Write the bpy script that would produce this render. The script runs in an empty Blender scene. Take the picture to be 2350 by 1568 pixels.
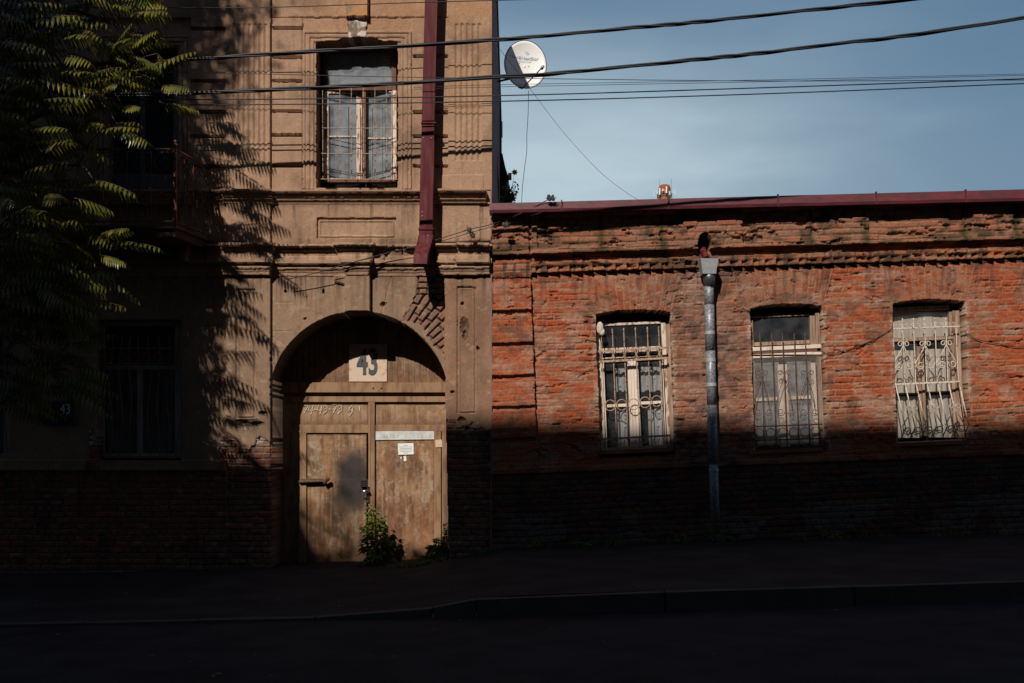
import bpy, math, random
import numpy as np
from mathutils import Vector, noise as mnoise
random.seed(7)
R = math.radians
col = bpy.context.scene.collection
scene = bpy.context.scene
# ---------------------------------------------------------------- measuring frame
F = 2350*35/36; S = 148.; D0 = F/S; EYE = 1.5; HV = 1033.; CU = 1175.
def W(u, v, y=0.0):
    k = (D0+y)/D0
    return ((u-CU)/S*k, y, EYE+(HV-v)/S*k)
def X(u): return (u-CU)/S
def Z(v): return EYE+(HV-v)/S
# ---------------------------------------------------------------- helpers
def tag(o, label=None, cat=None, group=None, kind=None):
    if label: o['label'] = label
    if cat: o['category'] = cat
    if group: o['group'] = group
    if kind: o['kind'] = kind
    return o
def empty(name, loc, label, cat, group=None):
    o = bpy.data.objects.new(name, None); o.location = loc; col.objects.link(o)
    return tag(o, label, cat, group)
def link_mesh(name, me, mat, parent):
    o = bpy.data.objects.new(name, me); col.objects.link(o)
    if mat: me.materials.append(mat)
    if parent is not None:
        o.parent = parent
        # geometry is written in world space: undo the offset of the chain above
        p = parent; off = Vector((0, 0, 0))
        while p is not None:
            off += Vector(p.location); p = p.parent
        o.location = -off
    return o
class MB:
    def __init__(s): s.v = []; s.f = []
    def add(s, vs, fs):
        b = len(s.v); s.v += [tuple(p) for p in vs]; s.f += [tuple(i+b for i in f) for f in fs]
    def box(s, x0, x1, y0, y1, z0, z1):
        s.add([(x0,y0,z0),(x1,y0,z0),(x1,y1,z0),(x0,y1,z0),(x0,y0,z1),(x1,y0,z1),(x1,y1,z1),(x0,y1,z1)],
              [(0,1,5,4),(1,2,6,5),(2,3,7,6),(3,0,4,7),(4,5,6,7),(3,2,1,0)])
    def prism(s, pts, y0, y1):          # pts: pixel outline seen on plane y0, pushed back to y1
        n = len(pts); a = [W(u, v, y0) for u, v in pts]
        vs = a+[(p[0], y1, p[2]) for p in a]
        fs = [tuple(range(n))[::-1], tuple(range(n, 2*n))]
        for i in range(n):
            j = (i+1) % n; fs.append((i, j, n+j, n+i))
        s.add(vs, fs)
    def pbox(s, u0, v0, u1, v1, y0, y1, lean=0.0, rise=0.0):
        def q(u, v): return (u+lean*(v-v0), v-rise*(u-u0))
        s.prism([q(u0,v0), q(u1,v0), q(u1,v1), q(u0,v1)], y0, y1)
    def bar(s, a, b, w, h=None):        # rectangular bar between two points
        s.tube([a, b], w/1.414, 4)
    def tube(s, pts, r, n=6, caps=True):
        P = [Vector(p) for p in pts]; m = len(P)
        if m < 2: return
        rr = r if isinstance(r, (list, tuple)) else [r]*m
        t0 = (P[1]-P[0]).normalized()
        ref = Vector((0,0,1)) if abs(t0.z) < .9 else Vector((0,1,0))
        nrm = (ref-t0*ref.dot(t0)).normalized(); vs = []
        for i in range(m):
            t = (P[min(i+1,m-1)]-P[max(i-1,0)])
            if t.length < 1e-9: t = t0.copy()
            t.normalize(); nrm = nrm-t*nrm.dot(t)
            if nrm.length < 1e-6: nrm = t.orthogonal()
            nrm.normalize(); bn = t.cross(nrm)
            for k in range(n):
                a = 2*math.pi*(k+.5)/n
                vs.append(P[i]+nrm*(math.cos(a)*rr[i])+bn*(math.sin(a)*rr[i]))
        fs = [(i*n+k, i*n+(k+1)%n, (i+1)*n+(k+1)%n, (i+1)*n+k) for i in range(m-1) for k in range(n)]
        if caps: fs += [tuple(range(n))[::-1], tuple(range((m-1)*n, m*n))]
        s.add(vs, fs)
    def sphere(s, c, r, n=8, sc=(1,1,1)):
        vs = []; fs = []
        for i in range(n+1):
            th = math.pi*i/n
            for k in range(n):
                ph = 2*math.pi*k/n
                vs.append((c[0]+r*sc[0]*math.sin(th)*math.cos(ph), c[1]+r*sc[1]*math.sin(th)*math.sin(ph), c[2]+r*sc[2]*math.cos(th)))
        fs = [(i*n+k, i*n+(k+1)%n, (i+1)*n+(k+1)%n, (i+1)*n+k) for i in range(n) for k in range(n)]
        s.add(vs, fs)
    def build(s, name, mat, parent=None, smooth=False, bevel=0):
        me = bpy.data.meshes.new(name); me.from_pydata(s.v, [], s.f); me.validate()
        if smooth: me.shade_smooth()
        o = link_mesh(name, me, mat, parent)
        if bevel:
            m = o.modifiers.new('bevel', 'BEVEL'); m.width = bevel; m.segments = 1; m.limit_method = 'ANGLE'
        return o
def spiral(cx, cy, r, a0, turns, n=16, r1=.25):      # pixel-space scroll
    out = []
    for i in range(n+1):
        t = i/n; a = a0+turns*2*math.pi*t; rr = r*(1-(1-r1)*t)
        out.append((cx+rr*math.cos(a), cy+rr*math.sin(a)))
    return out
# ---------------------------------------------------------------- numpy noise and fields
def vnoise(U, V, su, sv, seed, octv=3):
    out = np.zeros_like(U, dtype=np.float64); amp = 1; tot = 0
    for o in range(octv):
        rng = np.random.RandomState(seed*31+o*7+1); G = rng.rand(256, 256)
        x = U/su*(2**o)+o*13.7+400; y = V/sv*(2**o)+o*5.1+400
        xi = np.floor(x).astype(int); yi = np.floor(y).astype(int)
        fx = x-xi; fy = y-yi; fx = fx*fx*(3-2*fx); fy = fy*fy*(3-2*fy)
        a = G[xi%256, yi%256]; b = G[(xi+1)%256, yi%256]; c = G[xi%256, (yi+1)%256]; d = G[(xi+1)%256, (yi+1)%256]
        out += amp*((a*(1-fx)+b*fx)*(1-fy)+(c*(1-fx)+d*fx)*fy); tot += amp; amp *= .55
    return out/tot
def sstep(a, b, x):
    t = np.clip((x-a)/(b-a), 0, 1); return t*t*(3-2*t)
def hsh(a, b, seed): return np.abs(np.sin(a*12.9898+b*78.233+seed*3.17)*43758.5453) % 1
def bricks(P, Q, L, Hh, seed, mort=1.6, wob=1.5):
    P = P+(vnoise(P, Q, 30, 12, seed+5, 2)-.5)*2*wob*1.3; Q = Q+(vnoise(P, Q, 60, 25, seed+9, 3)-.5)*2*wob
    row = np.floor(Q/Hh); off = .5*(row % 2)+hsh(row, 0*row, seed)*.3
    half = hsh(row, row*0+3, seed+1) < .35
    LL = np.where(half, L*.55, L)
    x = P/LL+off; c = np.floor(x); fx = (x-c)*LL; fy = Q-row*Hh
    d = np.minimum(np.minimum(fx, LL-fx), np.minimum(fy, Hh-fy))
    m = sstep(mort*.35, mort*1.5, d)          # 0 in the joint, 1 on the brick
    return m, hsh(row, c, seed+2), hsh(row, c, seed+6)
def lerp3(a, b, t):
    a = np.asarray(a); b = np.asarray(b); t = np.clip(t, 0, 1)[..., None]
    return a*(1-t)+b*t
def grid(u0, v0, u1, v1, st):
    us = np.linspace(u0, u1, int(round((u1-u0)/st))+1); vs = np.linspace(v0, v1, int(round((v1-v0)/st))+1)
    return np.meshgrid(us, vs)
def field_mesh(U, V, H, C, L, parts, ybase=0.0):
    """relief sheet; L holds a part number per cell, parts[n] = (name, material, parent); 255 = no face"""
    nv, nu = U.shape; k = (D0+ybase)/D0
    co = np.stack([(U-CU)/S*k, ybase-H, EYE+(HV-V)/S*k], -1).reshape(-1, 3)
    idx = np.arange(nv*nu).reshape(nv, nu)
    quads = np.stack([idx[1:, :-1], idx[1:, 1:], idx[:-1, 1:], idx[:-1, :-1]], -1)
    Lc = L[:-1, :-1]; out = {}
    Cf = np.concatenate([C.reshape(-1, 3), np.ones((nv*nu, 1))], 1)
    for n, (name, mat, parent) in parts.items():
        q = quads[Lc == n].reshape(-1, 4)
        if len(q) == 0: continue
        used, inv = np.unique(q.ravel(), return_inverse=True)
        me = bpy.data.meshes.new(name)
        me.vertices.add(len(used)); me.vertices.foreach_set('co', co[used].astype(np.float32).ravel())
        me.loops.add(len(inv)); me.loops.foreach_set('vertex_index', inv.astype(np.int32))
        me.polygons.add(len(q)); me.polygons.foreach_set('loop_start', np.arange(0, len(inv), 4, dtype=np.int32))
        me.polygons.foreach_set('loop_total', np.full(len(q), 4, dtype=np.int32))
        a = me.color_attributes.new('Col', 'FLOAT_COLOR', 'POINT'); a.data.foreach_set('color', Cf[used].astype(np.float32).ravel())
        me.update(); me.validate()
        out[n] = link_mesh(name, me, mat, parent)
    return out
# ---------------------------------------------------------------- materials
def newmat(name):
    m = bpy.data.materials.new(name); m.use_nodes = True; nt = m.node_tree
    b = nt.nodes['Principled BSDF']; return m, nt, b
def mat(name, c, rough=.7, metal=0, var=.25, scale=6, bump=.0, bscale=60, c2=None, stretch=(1,1,1), spec=.3, thr=(.35,.65)):
    m, nt, b = newmat(name); N = nt.nodes; Lk = nt.links
    tc = N.new('ShaderNodeTexCoord'); mp = N.new('ShaderNodeMapping'); mp.inputs['Scale'].default_value = stretch
    Lk.new(tc.outputs['Object'], mp.inputs['Vector'])
    n = N.new('ShaderNodeTexNoise'); n.inputs['Scale'].default_value = scale; n.inputs['Detail'].default_value = 6
    Lk.new(mp.outputs[0], n.inputs['Vector'])
    r = N.new('ShaderNodeMapRange'); r.inputs[1].default_value = thr[0]; r.inputs[2].default_value = thr[1]
    Lk.new(n.outputs['Fac'], r.inputs[0])
    mx = N.new('ShaderNodeMix'); mx.data_type = 'RGBA'
    ca = c2 or tuple(x*(1-var) for x in c); mx.inputs[6].default_value = (*c, 1); mx.inputs[7].default_value = (*ca, 1)
    Lk.new(r.outputs[0], mx.inputs[0]); Lk.new(mx.outputs[2], b.inputs['Base Color'])
    b.inputs['Roughness'].default_value = rough; b.inputs['Metallic'].default_value = metal
    b.inputs['Specular IOR Level'].default_value = spec
    if bump:
        n2 = N.new('ShaderNodeTexNoise'); n2.inputs['Scale'].default_value = bscale; n2.inputs['Detail'].default_value = 4
        Lk.new(mp.outputs[0], n2.inputs['Vector']); bp = N.new('ShaderNodeBump'); bp.inputs['Strength'].default_value = bump
        bp.inputs['Distance'].default_value = .02; Lk.new(n2.outputs['Fac'], bp.inputs['Height']); Lk.new(bp.outputs[0], b.inputs['Normal'])
    return m
def colmat(name, rough=.9, fine=70, amt=.35, bump=.5, bscale=55, spec=.2, dist=.012):
    m, nt, b = newmat(name); N = nt.nodes; Lk = nt.links
    at = N.new('ShaderNodeAttribute'); at.attribute_name = 'Col'
    tc = N.new('ShaderNodeTexCoord')
    n = N.new('ShaderNodeTexNoise'); n.inputs['Scale'].default_value = fine; n.inputs['Detail'].default_value = 5; n.inputs['Roughness'].default_value = .7
    Lk.new(tc.outputs['Object'], n.inputs['Vector'])
    r = N.new('ShaderNodeMapRange'); r.inputs[1].default_value = .3; r.inputs[2].default_value = .7; r.inputs[3].default_value = 1-amt; r.inputs[4].default_value = 1+amt*.7
    Lk.new(n.outputs['Fac'], r.inputs[0])
    mx = N.new('ShaderNodeVectorMath'); mx.operation = 'SCALE'; Lk.new(at.outputs['Color'], mx.inputs[0]); Lk.new(r.outputs[0], mx.inputs['Scale'])
    Lk.new(mx.outputs[0], b.inputs['Base Color'])
    b.inputs['Roughness'].default_value = rough; b.inputs['Specular IOR Level'].default_value = spec
    n2 = N.new('ShaderNodeTexNoise'); n2.inputs['Scale'].default_value = bscale; n2.inputs['Detail'].default_value = 5; n2.inputs['Roughness'].default_value = .65
    Lk.new(tc.outputs['Object'], n2.inputs['Vector']); bp = N.new('ShaderNodeBump'); bp.inputs['Strength'].default_value = bump
    bp.inputs['Distance'].default_value = dist; Lk.new(n2.outputs['Fac'], bp.inputs['Height']); Lk.new(bp.outputs[0], b.inputs['Normal'])
    return m
def glassmat(name, tint=(.75,.78,.8), refl=.12, dirt=.25):
    m, nt, b = newmat(name); N = nt.nodes; Lk = nt.links
    out = N['Material Output']; tr = N.new('ShaderNodeBsdfTransparent'); tr.inputs[0].default_value = (*tint, 1)
    gl = N.new('ShaderNodeBsdfGlossy'); gl.inputs['Roughness'].default_value = .06
    mx = N.new('ShaderNodeMixShader'); mx.inputs[0].default_value = refl
    Lk.new(tr.outputs[0], mx.inputs[1]); Lk.new(gl.outputs[0], mx.inputs[2])
    df = N.new('ShaderNodeBsdfDiffuse'); df.inputs[0].default_value = (.30, .33, .36, 1)
    tc = N.new('ShaderNodeTexCoord'); n = N.new('ShaderNodeTexNoise'); n.inputs['Scale'].default_value = 5; n.inputs['Detail'].default_value = 6
    Lk.new(tc.outputs['Object'], n.inputs['Vector']); r = N.new('ShaderNodeMapRange'); r.inputs[1].default_value = .3; r.inputs[2].default_value = .75
    r.inputs[3].default_value = dirt*.3; r.inputs[4].default_value = dirt*1.6; Lk.new(n.outputs['Fac'], r.inputs[0])
    m2 = N.new('ShaderNodeMixShader'); Lk.new(r.outputs[0], m2.inputs[0]); Lk.new(mx.outputs[0], m2.inputs[1]); Lk.new(df.outputs[0], m2.inputs[2])
    Lk.new(m2.outputs[0], out.inputs['Surface']); return m
def leafmat(name, c, c2, rough=.35, trans=.35):
    m, nt, b = newmat(name); N = nt.nodes; Lk = nt.links; out = N['Material Output']
    tc = N.new('ShaderNodeTexCoord'); n = N.new('ShaderNodeTexNoise'); n.inputs['Scale'].default_value = 3.5; n.inputs['Detail'].default_value = 3
    Lk.new(tc.outputs['Object'], n.inputs['Vector']); r = N.new('ShaderNodeMapRange'); r.inputs[1].default_value = .38; r.inputs[2].default_value = .62; Lk.new(n.outputs['Fac'], r.inputs[0])
    mx = N.new('ShaderNodeMix'); mx.data_type = 'RGBA'; mx.inputs[6].default_value = (*c, 1); mx.inputs[7].default_value = (*c2, 1)
    Lk.new(r.outputs[0], mx.inputs[0]); Lk.new(mx.outputs[2], b.inputs['Base Color'])
    b.inputs['Roughness'].default_value = rough; b.inputs['Specular IOR Level'].default_value = .45
    t = N.new('ShaderNodeBsdfTranslucent'); Lk.new(mx.outputs[2], t.inputs[0])
    ms = N.new('ShaderNodeMixShader'); ms.inputs[0].default_value = trans; Lk.new(b.outputs[0], ms.inputs[1]); Lk.new(t.outputs[0], ms.inputs[2])
    Lk.new(ms.outputs[0], out.inputs['Surface']); return m
M = dict(
  plaster=colmat('weathered_plaster', bump=.55, bscale=42, fine=75, amt=.30, dist=.014),
  brick=colmat('old_brick', bump=.6, bscale=55, fine=50, amt=.40, dist=.012),
  gatepaint=colmat('rusty_gate_paint', rough=.62, bump=.15, bscale=40, fine=60, amt=.22, spec=.3),
  side=mat('side_wall_render', (.24,.165,.15), .9, var=.35, scale=1.5, bump=.3, bscale=30),
  plain=mat('plain_plaster', (.30,.19,.12), .9, var=.25, scale=2, bump=.3),
  plainbrick=mat('plain_brick', (.30,.11,.06), .9, var=.4, scale=4, bump=.5, bscale=20),
  white=mat('old_white_paint', (.66,.56,.47), .6, scale=9, bump=.3, bscale=50, c2=(.42,.28,.18), stretch=(1,1,.3), thr=(.52,.72)),
  white2=mat('flaking_white_paint', (.62,.52,.43), .6, scale=22, bump=.4, bscale=50, c2=(.26,.13,.07), stretch=(1,1,.25), thr=(.47,.62)),
  bluewhite=mat('pale_metal_strip', (.62,.62,.60), .5, scale=12, var=.25),
  oldwood=mat('bare_weathered_wood', (.38,.265,.19), .8, scale=26, bump=.4, stretch=(1,1,.10), c2=(.17,.10,.065)),
  darkwood=mat('dark_brown_wood', (.085,.045,.03), .7, scale=10, bump=.3, c2=(.16,.07,.04), stretch=(1,1,.2)),
  iron_cream=mat('cream_painted_iron', (.42,.30,.21), .6, scale=30, c2=(.17,.075,.035), thr=(.48,.66)),
  iron_white=mat('chipped_white_iron', (.58,.50,.42), .6, scale=30, c2=(.22,.11,.06), thr=(.54,.66)),
  iron_rust=mat('rusty_iron', (.16,.085,.05), .75, scale=30, c2=(.08,.04,.03)),
  iron_red=mat('red_oxide_iron', (.34,.10,.05), .7, scale=25, c2=(.10,.035,.02)),
  iron_black=mat('black_rusting_iron', (.045,.035,.032), .55, scale=9, c2=(.28,.10,.04), thr=(.46,.66), stretch=(1,1,.4)),
  maroon=mat('maroon_painted_metal', (.080,.009,.013), .6, scale=5, stretch=(4,4,.35), thr=(.42,.78), bump=.12, bscale=180, c2=(.14,.045,.042), spec=.15),
  roofred=mat('maroon_roof_metal', (.115,.020,.028), .45, scale=5, c2=(.065,.018,.022), spec=.35, stretch=(1,1,3), bump=.15, bscale=9),
  galv=mat('galvanised_steel', (.27,.28,.30), .45, metal=.25, scale=34, c2=(.13,.14,.16), bump=.1, thr=(.42,.6)),
  galv_bright=mat('new_galvanised_steel', (.40,.42,.44), .45, metal=.25, scale=20, var=.15),
  wire=mat('black_cable_sheath', (.018,.02,.024), .5, scale=10, spec=.35),
  cordw=mat('thin_dark_wire', (.03,.028,.028), .6),
  dish=mat('white_dish_enamel', (.84,.83,.80), .35, scale=4, var=.06, spec=.4),
  dishrim=mat('grey_dish_metal', (.09,.09,.10), .5, scale=5),
  ink_blue=mat('faded_blue_print', (.38,.46,.60), .5),
  paper=mat('white_paper', (.78,.80,.76), .8, scale=20, var=.08),
  signcream=mat('cream_sign_enamel', (.58,.44,.33), .5, scale=14, c2=(.48,.28,.16), thr=(.58,.72)),
  ink_dark=mat('dark_grey_paint', (.075,.08,.085), .6, scale=10),
  ink_white=mat('white_sign_paint', (.7,.7,.7), .6),
  signblue=mat('dark_blue_enamel', (.005,.016,.045), .4),
  chalk=mat('white_chalk', (.70,.62,.50), .9),
  smallprint=mat('grey_print', (.30,.34,.36), .8),
  black=mat('dark_room', (.012,.010,.010), .9),
  chrome=mat('worn_chrome', (.62,.62,.62), .25, metal=1, scale=20, var=.2),
  glass=glassmat('window_glass', tint=(.90,.91,.92), dirt=.07), glassd=glassmat('dusty_glass', dirt=.5, refl=.1), glassdark=glassmat('dark_glass', tint=(.5,.5,.52), dirt=.10, refl=.08),
  curtain=mat('grey_white_curtain', (.42,.42,.41), .9, scale=8, var=.3, stretch=(4,1,.3)),
  curtain2=mat('cream_curtain', (.60,.52,.42), .9, scale=6, var=.25, stretch=(5,1,.2)),
  asphalt=mat('asphalt', (.042,.034,.034), .9, scale=2.2, bump=.8, bscale=70, c2=(.020,.017,.018), spec=.15),
  pave=mat('pavement_asphalt', (.050,.041,.039), .92, scale=1.6, bump=.9, bscale=45, c2=(.024,.020,.020), spec=.15),
  kerb=mat('kerb_stone', (.075,.066,.062), .85, scale=5, bump=.5, bscale=30),
  bark=mat('grey_brown_bark', (.09,.065,.045), .9, scale=12, bump=.8, bscale=25, stretch=(1,1,.3)),
  leaf=leafmat('ailanthus_leaf', (.060,.080,.012), (.17,.145,.02), .32, .26),
  leafdark=leafmat('far_leaf', (.03,.05,.015), (.05,.07,.015), .6, .04),
  weed=leafmat('weed_leaf', (.085,.15,.03), (.22,.25,.045), .45, .3),
  litter=mat('dry_leaf', (.28,.13,.04), .8, scale=20, c2=(.16,.08,.03)),
  concrete=mat('grey_concrete', (.13,.12,.115), .9, scale=2, bump=.3),
  winglass=mat('dark_window', (.02,.022,.025), .1),
  chimbrick=mat('orange_chimney_brick', (.42,.13,.05), .9, scale=1.5, c2=(.33,.12,.06)),
)
# ================================================================ PLASTER HOUSE
house = empty('plaster_house', (-5.0, 0, 0), 'tall tan plaster house with fluted pilasters, an arched gate and a balcony', 'house')
def build_plaster():
    U, V = grid(-70, -34, 1129, 1330, 1.5)
    n1 = vnoise(U, V, 14, 14, 1, 3)-.5; n2 = vnoise(U, V, 14, 14, 2, 3)-.5
    big = vnoise(U, V, 220, 180, 3, 4); mid = vnoise(U, V, 40, 60, 4, 4); fine = vnoise(U, V, 6, 6, 5, 2)
    streak = vnoise(U, V, 14, 160, 6, 4)
    u = U+n1*1.4; v = V+n2*1.4
    ur = U+n1*9; vr = V+n2*9
    H = (vnoise(U, V, 60, 60, 7, 3)-.5)*.010
    L = np.zeros(U.shape, int)
    rect = lambda a, b, c, d, uu=u, vv=v: (uu > a) & (uu < c) & (vv > b) & (vv < d)
    up = v < 440
    # recessed bays with block rustication
    gro = [70, 137, 189, 260, 316, 385]
    for (a, c, gs) in ((440, 521, gro), (626, 695, [68, 135, 189, 258, 313, 383]), (947, 1029, [133, 260, 316, 384])):
        m = up & (u > a) & (u < c) & (v > 45); H[m] += .055
        for g in gs: H[rect(a+1, g-3.6, c-1, g+3.6)] -= .10
    m = up & (u > 626) & (u < 1029) & (v < 41); H[m] += .03
    m = up & (u > 695) & (u < 947) & (v > 44); H[m] += .03
    m = up & (u < 521) & (v < 45); H[m] += .05
    m = up & (u > 695) & (u < 947) & (v > 44) & (v < 74); H[m] -= .012
    # window surrounds
    for (a, b, c, d) in ((697, 74, 945, 437), (222, 84, 440, 540)):
        e = np.minimum(np.minimum(u-a, c-u), v-b); m = (e > 0) & (v < d)
        prof = np.interp(e, [0, .5, 5, 5.5, 8, 8.5, 15, 15.5, 19, 19.5, 24, 24.5, 40], [.03, .062, .062, .042, .042, .060, .060, .040, .040, .054, .054, .034, .034])
        H[m] = prof[m]; L[m] = 6 if a > 600 else 16
    # pilasters
    for (a, c, f0, f1, n, lab, vb) in ((521, 623, 533, 617, 7, 1, 383), (1029, 1131, 1041, 1106, 5, 2, 372)):
        m = up & (u > a) & (u < c); H[m] = .075; L[m] = lab
        per = (f1-f0)/n; ph = (u-f0) % per
        fl = (u > f0) & (u < f1) & (v > 62+3*np.cos((ph/per-.5)*math.pi)*-1) & (v < vb) & (ph > per*.22)
        H[fl] -= (.020*np.sin((ph/per-.22)/.78*math.pi))[fl]
    H[up & (u > 1000) & (u < 1110) & (v > 405)] += .012
    # keystone above the upper window, broken at its foot
    m = rect(796, -50, 846, 46); H[m] = .12; L[m] = 8
    m = rect(799, 46, 842, 90, U+n1*7, V+n2*7); H[m] = .06+(mid[m]-.5)*.07; L[m] = 8
    # openings
    vt = 99-8*sstep(770, 795, U)*(1-sstep(855, 885, U))-6*(mid-.5)
    win = (u > 727) & (u < 913) & (vr*.35+v*.65 > vt) & (v < 434)
    H[win] = -.46; L[win] = 0
    sill = win & (v > 419); H[sill] = (-.34+(v-419)/15*.40)[sill]
    bd = (u > 246) & (u < 410) & (v > 112) & (v < 536); H[bd] = -.40; L[bd] = 0
    # string course
    m = (v > 440) & (v < 470); pr = np.interp(v, [440, 440.5, 447, 447.5, 455, 455.5, 462, 462.5, 470], [.03, .17, .165, .105, .10, .070, .065, .035, .02])
    H[m] = pr[m]; L[m] = 3
    H[m & (((u > 514) & (u < 629)) | ((u > 1006) & (u < 1116)))] += .05
    H[m & (u > 1116)] = .06
    # frieze
    fr = (v >= 470) & (v < 562); H[fr] = .012+H[fr]*.3
    H[fr & (u > 521) & (u < 622)] = .065; H[fr & (u > 1012) & (u < 1102)] = .035; H[fr & (u > 1102)] = .02
    e = np.minimum(np.minimum(u-727, 909-u), np.minimum(v-500, 548-v))
    m = e > 0; H[m] = np.interp(e, [0, .5, 4, 4.5, 8, 9, 20], [.012, -.03, -.03, -.012, -.012, -.028, -.028])[m]; L[m] = 5
    L[fr & (u > 521) & (u < 622)] = 1; L[fr & (u > 1012)] = 2
    # main cornice
    m = (v > 562) & (v < 634)
    pr = np.interp(v+n1*.8, [562, 566, 572, 572.6, 579, 579.6, 591, 592, 600, 609, 609.6, 615, 615.5, 620, 620.5, 626, 626.5, 634],
                   [.06, .20, .205, .135, .13, .10, .085, .11, .125, .125, .055, .05, .07, .065, .04, .035, .02, .012])
    off = .11*((u > 519-4) & (u < 637-(v-562)*.2))+.10*((u > 768+(v-562)*.4) & (u < 866-(v-562)*.25))+.10*((u > 1000+(v-562)*.1) & (u < 1124))
    H[m] = (pr+off)[m]; L[m] = 4
    brk = m & (mid > .66) & (U > 860) & (v < 612); H[brk] -= .05
    # lower storey
    lo = v > 634
    H[lo] = H[lo]*.5
    m = lo & (u > 521) & (u < 622); H[m] = .065; L[m] = 9
    m = lo & (u > 1021); H[m] = .055; L[m] = 10
    for (a, b, c, d) in ((543, 664, 588, 962), (1049, 659, 1093, 950)):
        e = np.minimum(np.minimum(u-a, c-u), np.minimum(v-b, d-v)); m = e > 0
        H[m] = H[m]+np.interp(e, [0, .5, 4, 4.5, 7.5, 8], [0, -.032, -.032, -.012, -.012, -.02])[m]
    rr = np.hypot(u-823, v-922); th = np.arctan2(u-823, 922-v)
    arcz = lo & (u > 625) & (u < 1021)
    # voussoir joints
    for k in range(-5, 6):
        t0 = k*.235+.02; dd = np.abs(th-t0)*rr
        jm = arcz & (dd < 1.3) & (rr < 300) & (v < 860) & (np.abs(k) > 0) & (U < 935); H[jm] -= .008
    hz = (np.abs(v-760) < 1.2)|(np.abs(v-694) < 1.2); H[arcz & (u < 672) & hz] -= .006
    m = lo & (v < 718) & (u > 792-(v-634)*-.02) & (u < 851); H[m] = .095; L[m] = 18
    m = lo & (v < 718) & (u > 768) & (u < 851) & (v < 648+ (u-768)*.2); H[m] = np.maximum(H[m], .05)
    # exposed radial brickwork beside the keystone
    def inpoly(pts, x, y):
        ins = np.zeros(x.shape, bool); j = len(pts)-1
        for i in range(len(pts)):
            xi, yi = pts[i]; xj, yj = pts[j]
            ins ^= ((yi > y) != (yj > y)) & (x < (xj-xi)*(y-yi)/(yj-yi+1e-9)+xi); j = i
        return ins
    ex = inpoly([(958, 634), (1019, 634), (1020, 812), (1003, 800), (985, 775), (962, 742), (923, 737), (938, 708), (957, 676)], ur, vr)
    mb1, r1, r1b = bricks(th*250, rr+8, 16, 46, 21, 1.5, 1.5)   # bricks standing along the radius
    mb1, r1, r1b = bricks(rr+8, th*262+400, 56, 16.5, 21, 2.2, 1.0)
    mb2, r2, r2b = bricks(U, V, 34, 13.5, 22, 1.5, 1.2)
    top = v < 676
    mbx = np.where(top, mb2, mb1); rx = np.where(top, r2, r1)
    H[ex] = (-.055+.045*mbx+.018*(rx-.5)+.012*(fine-.5))[ex]
    # low eroded masonry
    mb3, r3, r3b = bricks(U, V, 34, 13.5, 23, 1.5, 1.5)
    er = (vr > np.where(u > 1021, 975, 1008)+(mid-.5)*90) & (u > 505) & ((u < 625) | (u > 1021)) & (v > 634)
    er |= (v > 1080) & lo
    er |= (u > 1021) & (u < 1047) & (vr > 962)
    er |= (u < 240) & (u > 205) & (vr > 985) & (v > 634)
    H[er] = (H*.4+.020*mb3+.02*(r3-.5)+.012*(fine-.5))[er]
    L[(v > 1080) & lo] = 7; L[(v > 1080) & lo & (u > 823)] = 17
    lg = (v > 1056) & (v < 1080) & (u < 522); H[lg] = .15; L[lg] = 7
    H[(v > 1080) & (u < 522)] += .04
    # ragged scars on the plaster
    scar = np.zeros(U.shape, bool)
    for (a, b, ra, rb) in ((1066, 748, 9, 16), (1060, 965, 7, 8), (1072, 985, 5, 6), (1054, 640, 10, 4), (1090, 640, 5, 3), (1068, 770, 5, 9), (1062, 700, 3, 4), (1098, 800, 3, 6), (606, 950, 9, 5), (560, 970, 14, 6), (590, 975, 16, 5), (700, 730, 3, 2), (655, 668, 3, 2), (740, 668, 2, 5), (880, 700, 6, 5), (1040, 900, 4, 3)):
        d = np.hypot((ur-a)/ra, (vr-b)/rb); k = d < 1.25; H[k] -= .045*(1.25-np.clip(d, 0, 1.25))[k]+.012; scar |= k
    # gate arch, left windows
    gate = lo & ((rr < 207) & (v < 872) | ((u > 625) & (u < 1021+np.clip((v-870)/400*8, 0, 8)) & (v >= 868)))
    H[gate] = -.95; L[gate] = 0
    w2 = (u > 226) & (u < 415) & (v > 735) & (v < 1056); H[w2] = -.36; L[w2] = 0
    w3 = (u > -90) & (u < 22) & (v > 735) & (v < 1040); H[w3] = -.36; L[w3] = 0
    # colour
    C = lerp3((.42, .262, .175), (.32, .20, .135), (big-.35)*2.2)
    C = lerp3(C, (.50, .33, .21), sstep(.5, .8, mid)*.35)
    C = lerp3(C, (.13, .085, .06), sstep(.62, .9, streak)*.55)
    C = lerp3(C, (.42, .20, .09), ((u > 700)*(1-sstep(30, 110, v)))*sstep(.35, .6, vnoise(U, V, 90, 60, 11, 3))*.40)
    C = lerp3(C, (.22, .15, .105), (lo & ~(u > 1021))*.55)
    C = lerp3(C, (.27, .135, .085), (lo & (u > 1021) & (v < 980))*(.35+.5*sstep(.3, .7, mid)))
    C = lerp3(C, (.50, .30, .17), ((u > 1029) & up)*.25*sstep(.3, .6, big))
    # grime under the mouldings, rust below the pipe
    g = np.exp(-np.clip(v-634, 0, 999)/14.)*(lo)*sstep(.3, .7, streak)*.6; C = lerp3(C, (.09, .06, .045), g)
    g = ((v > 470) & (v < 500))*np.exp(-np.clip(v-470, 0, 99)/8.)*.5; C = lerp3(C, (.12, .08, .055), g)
    g = ((v > 548) & (v < 600))*sstep(.45, .7, streak)*.5; C = lerp3(C, (.10, .07, .05), g)
    bc = lerp3((.25, .16, .12), (.26, .12, .075), rx); bc = lerp3((.13, .095, .075), bc, mbx)
    C[ex] = bc[ex]
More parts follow.
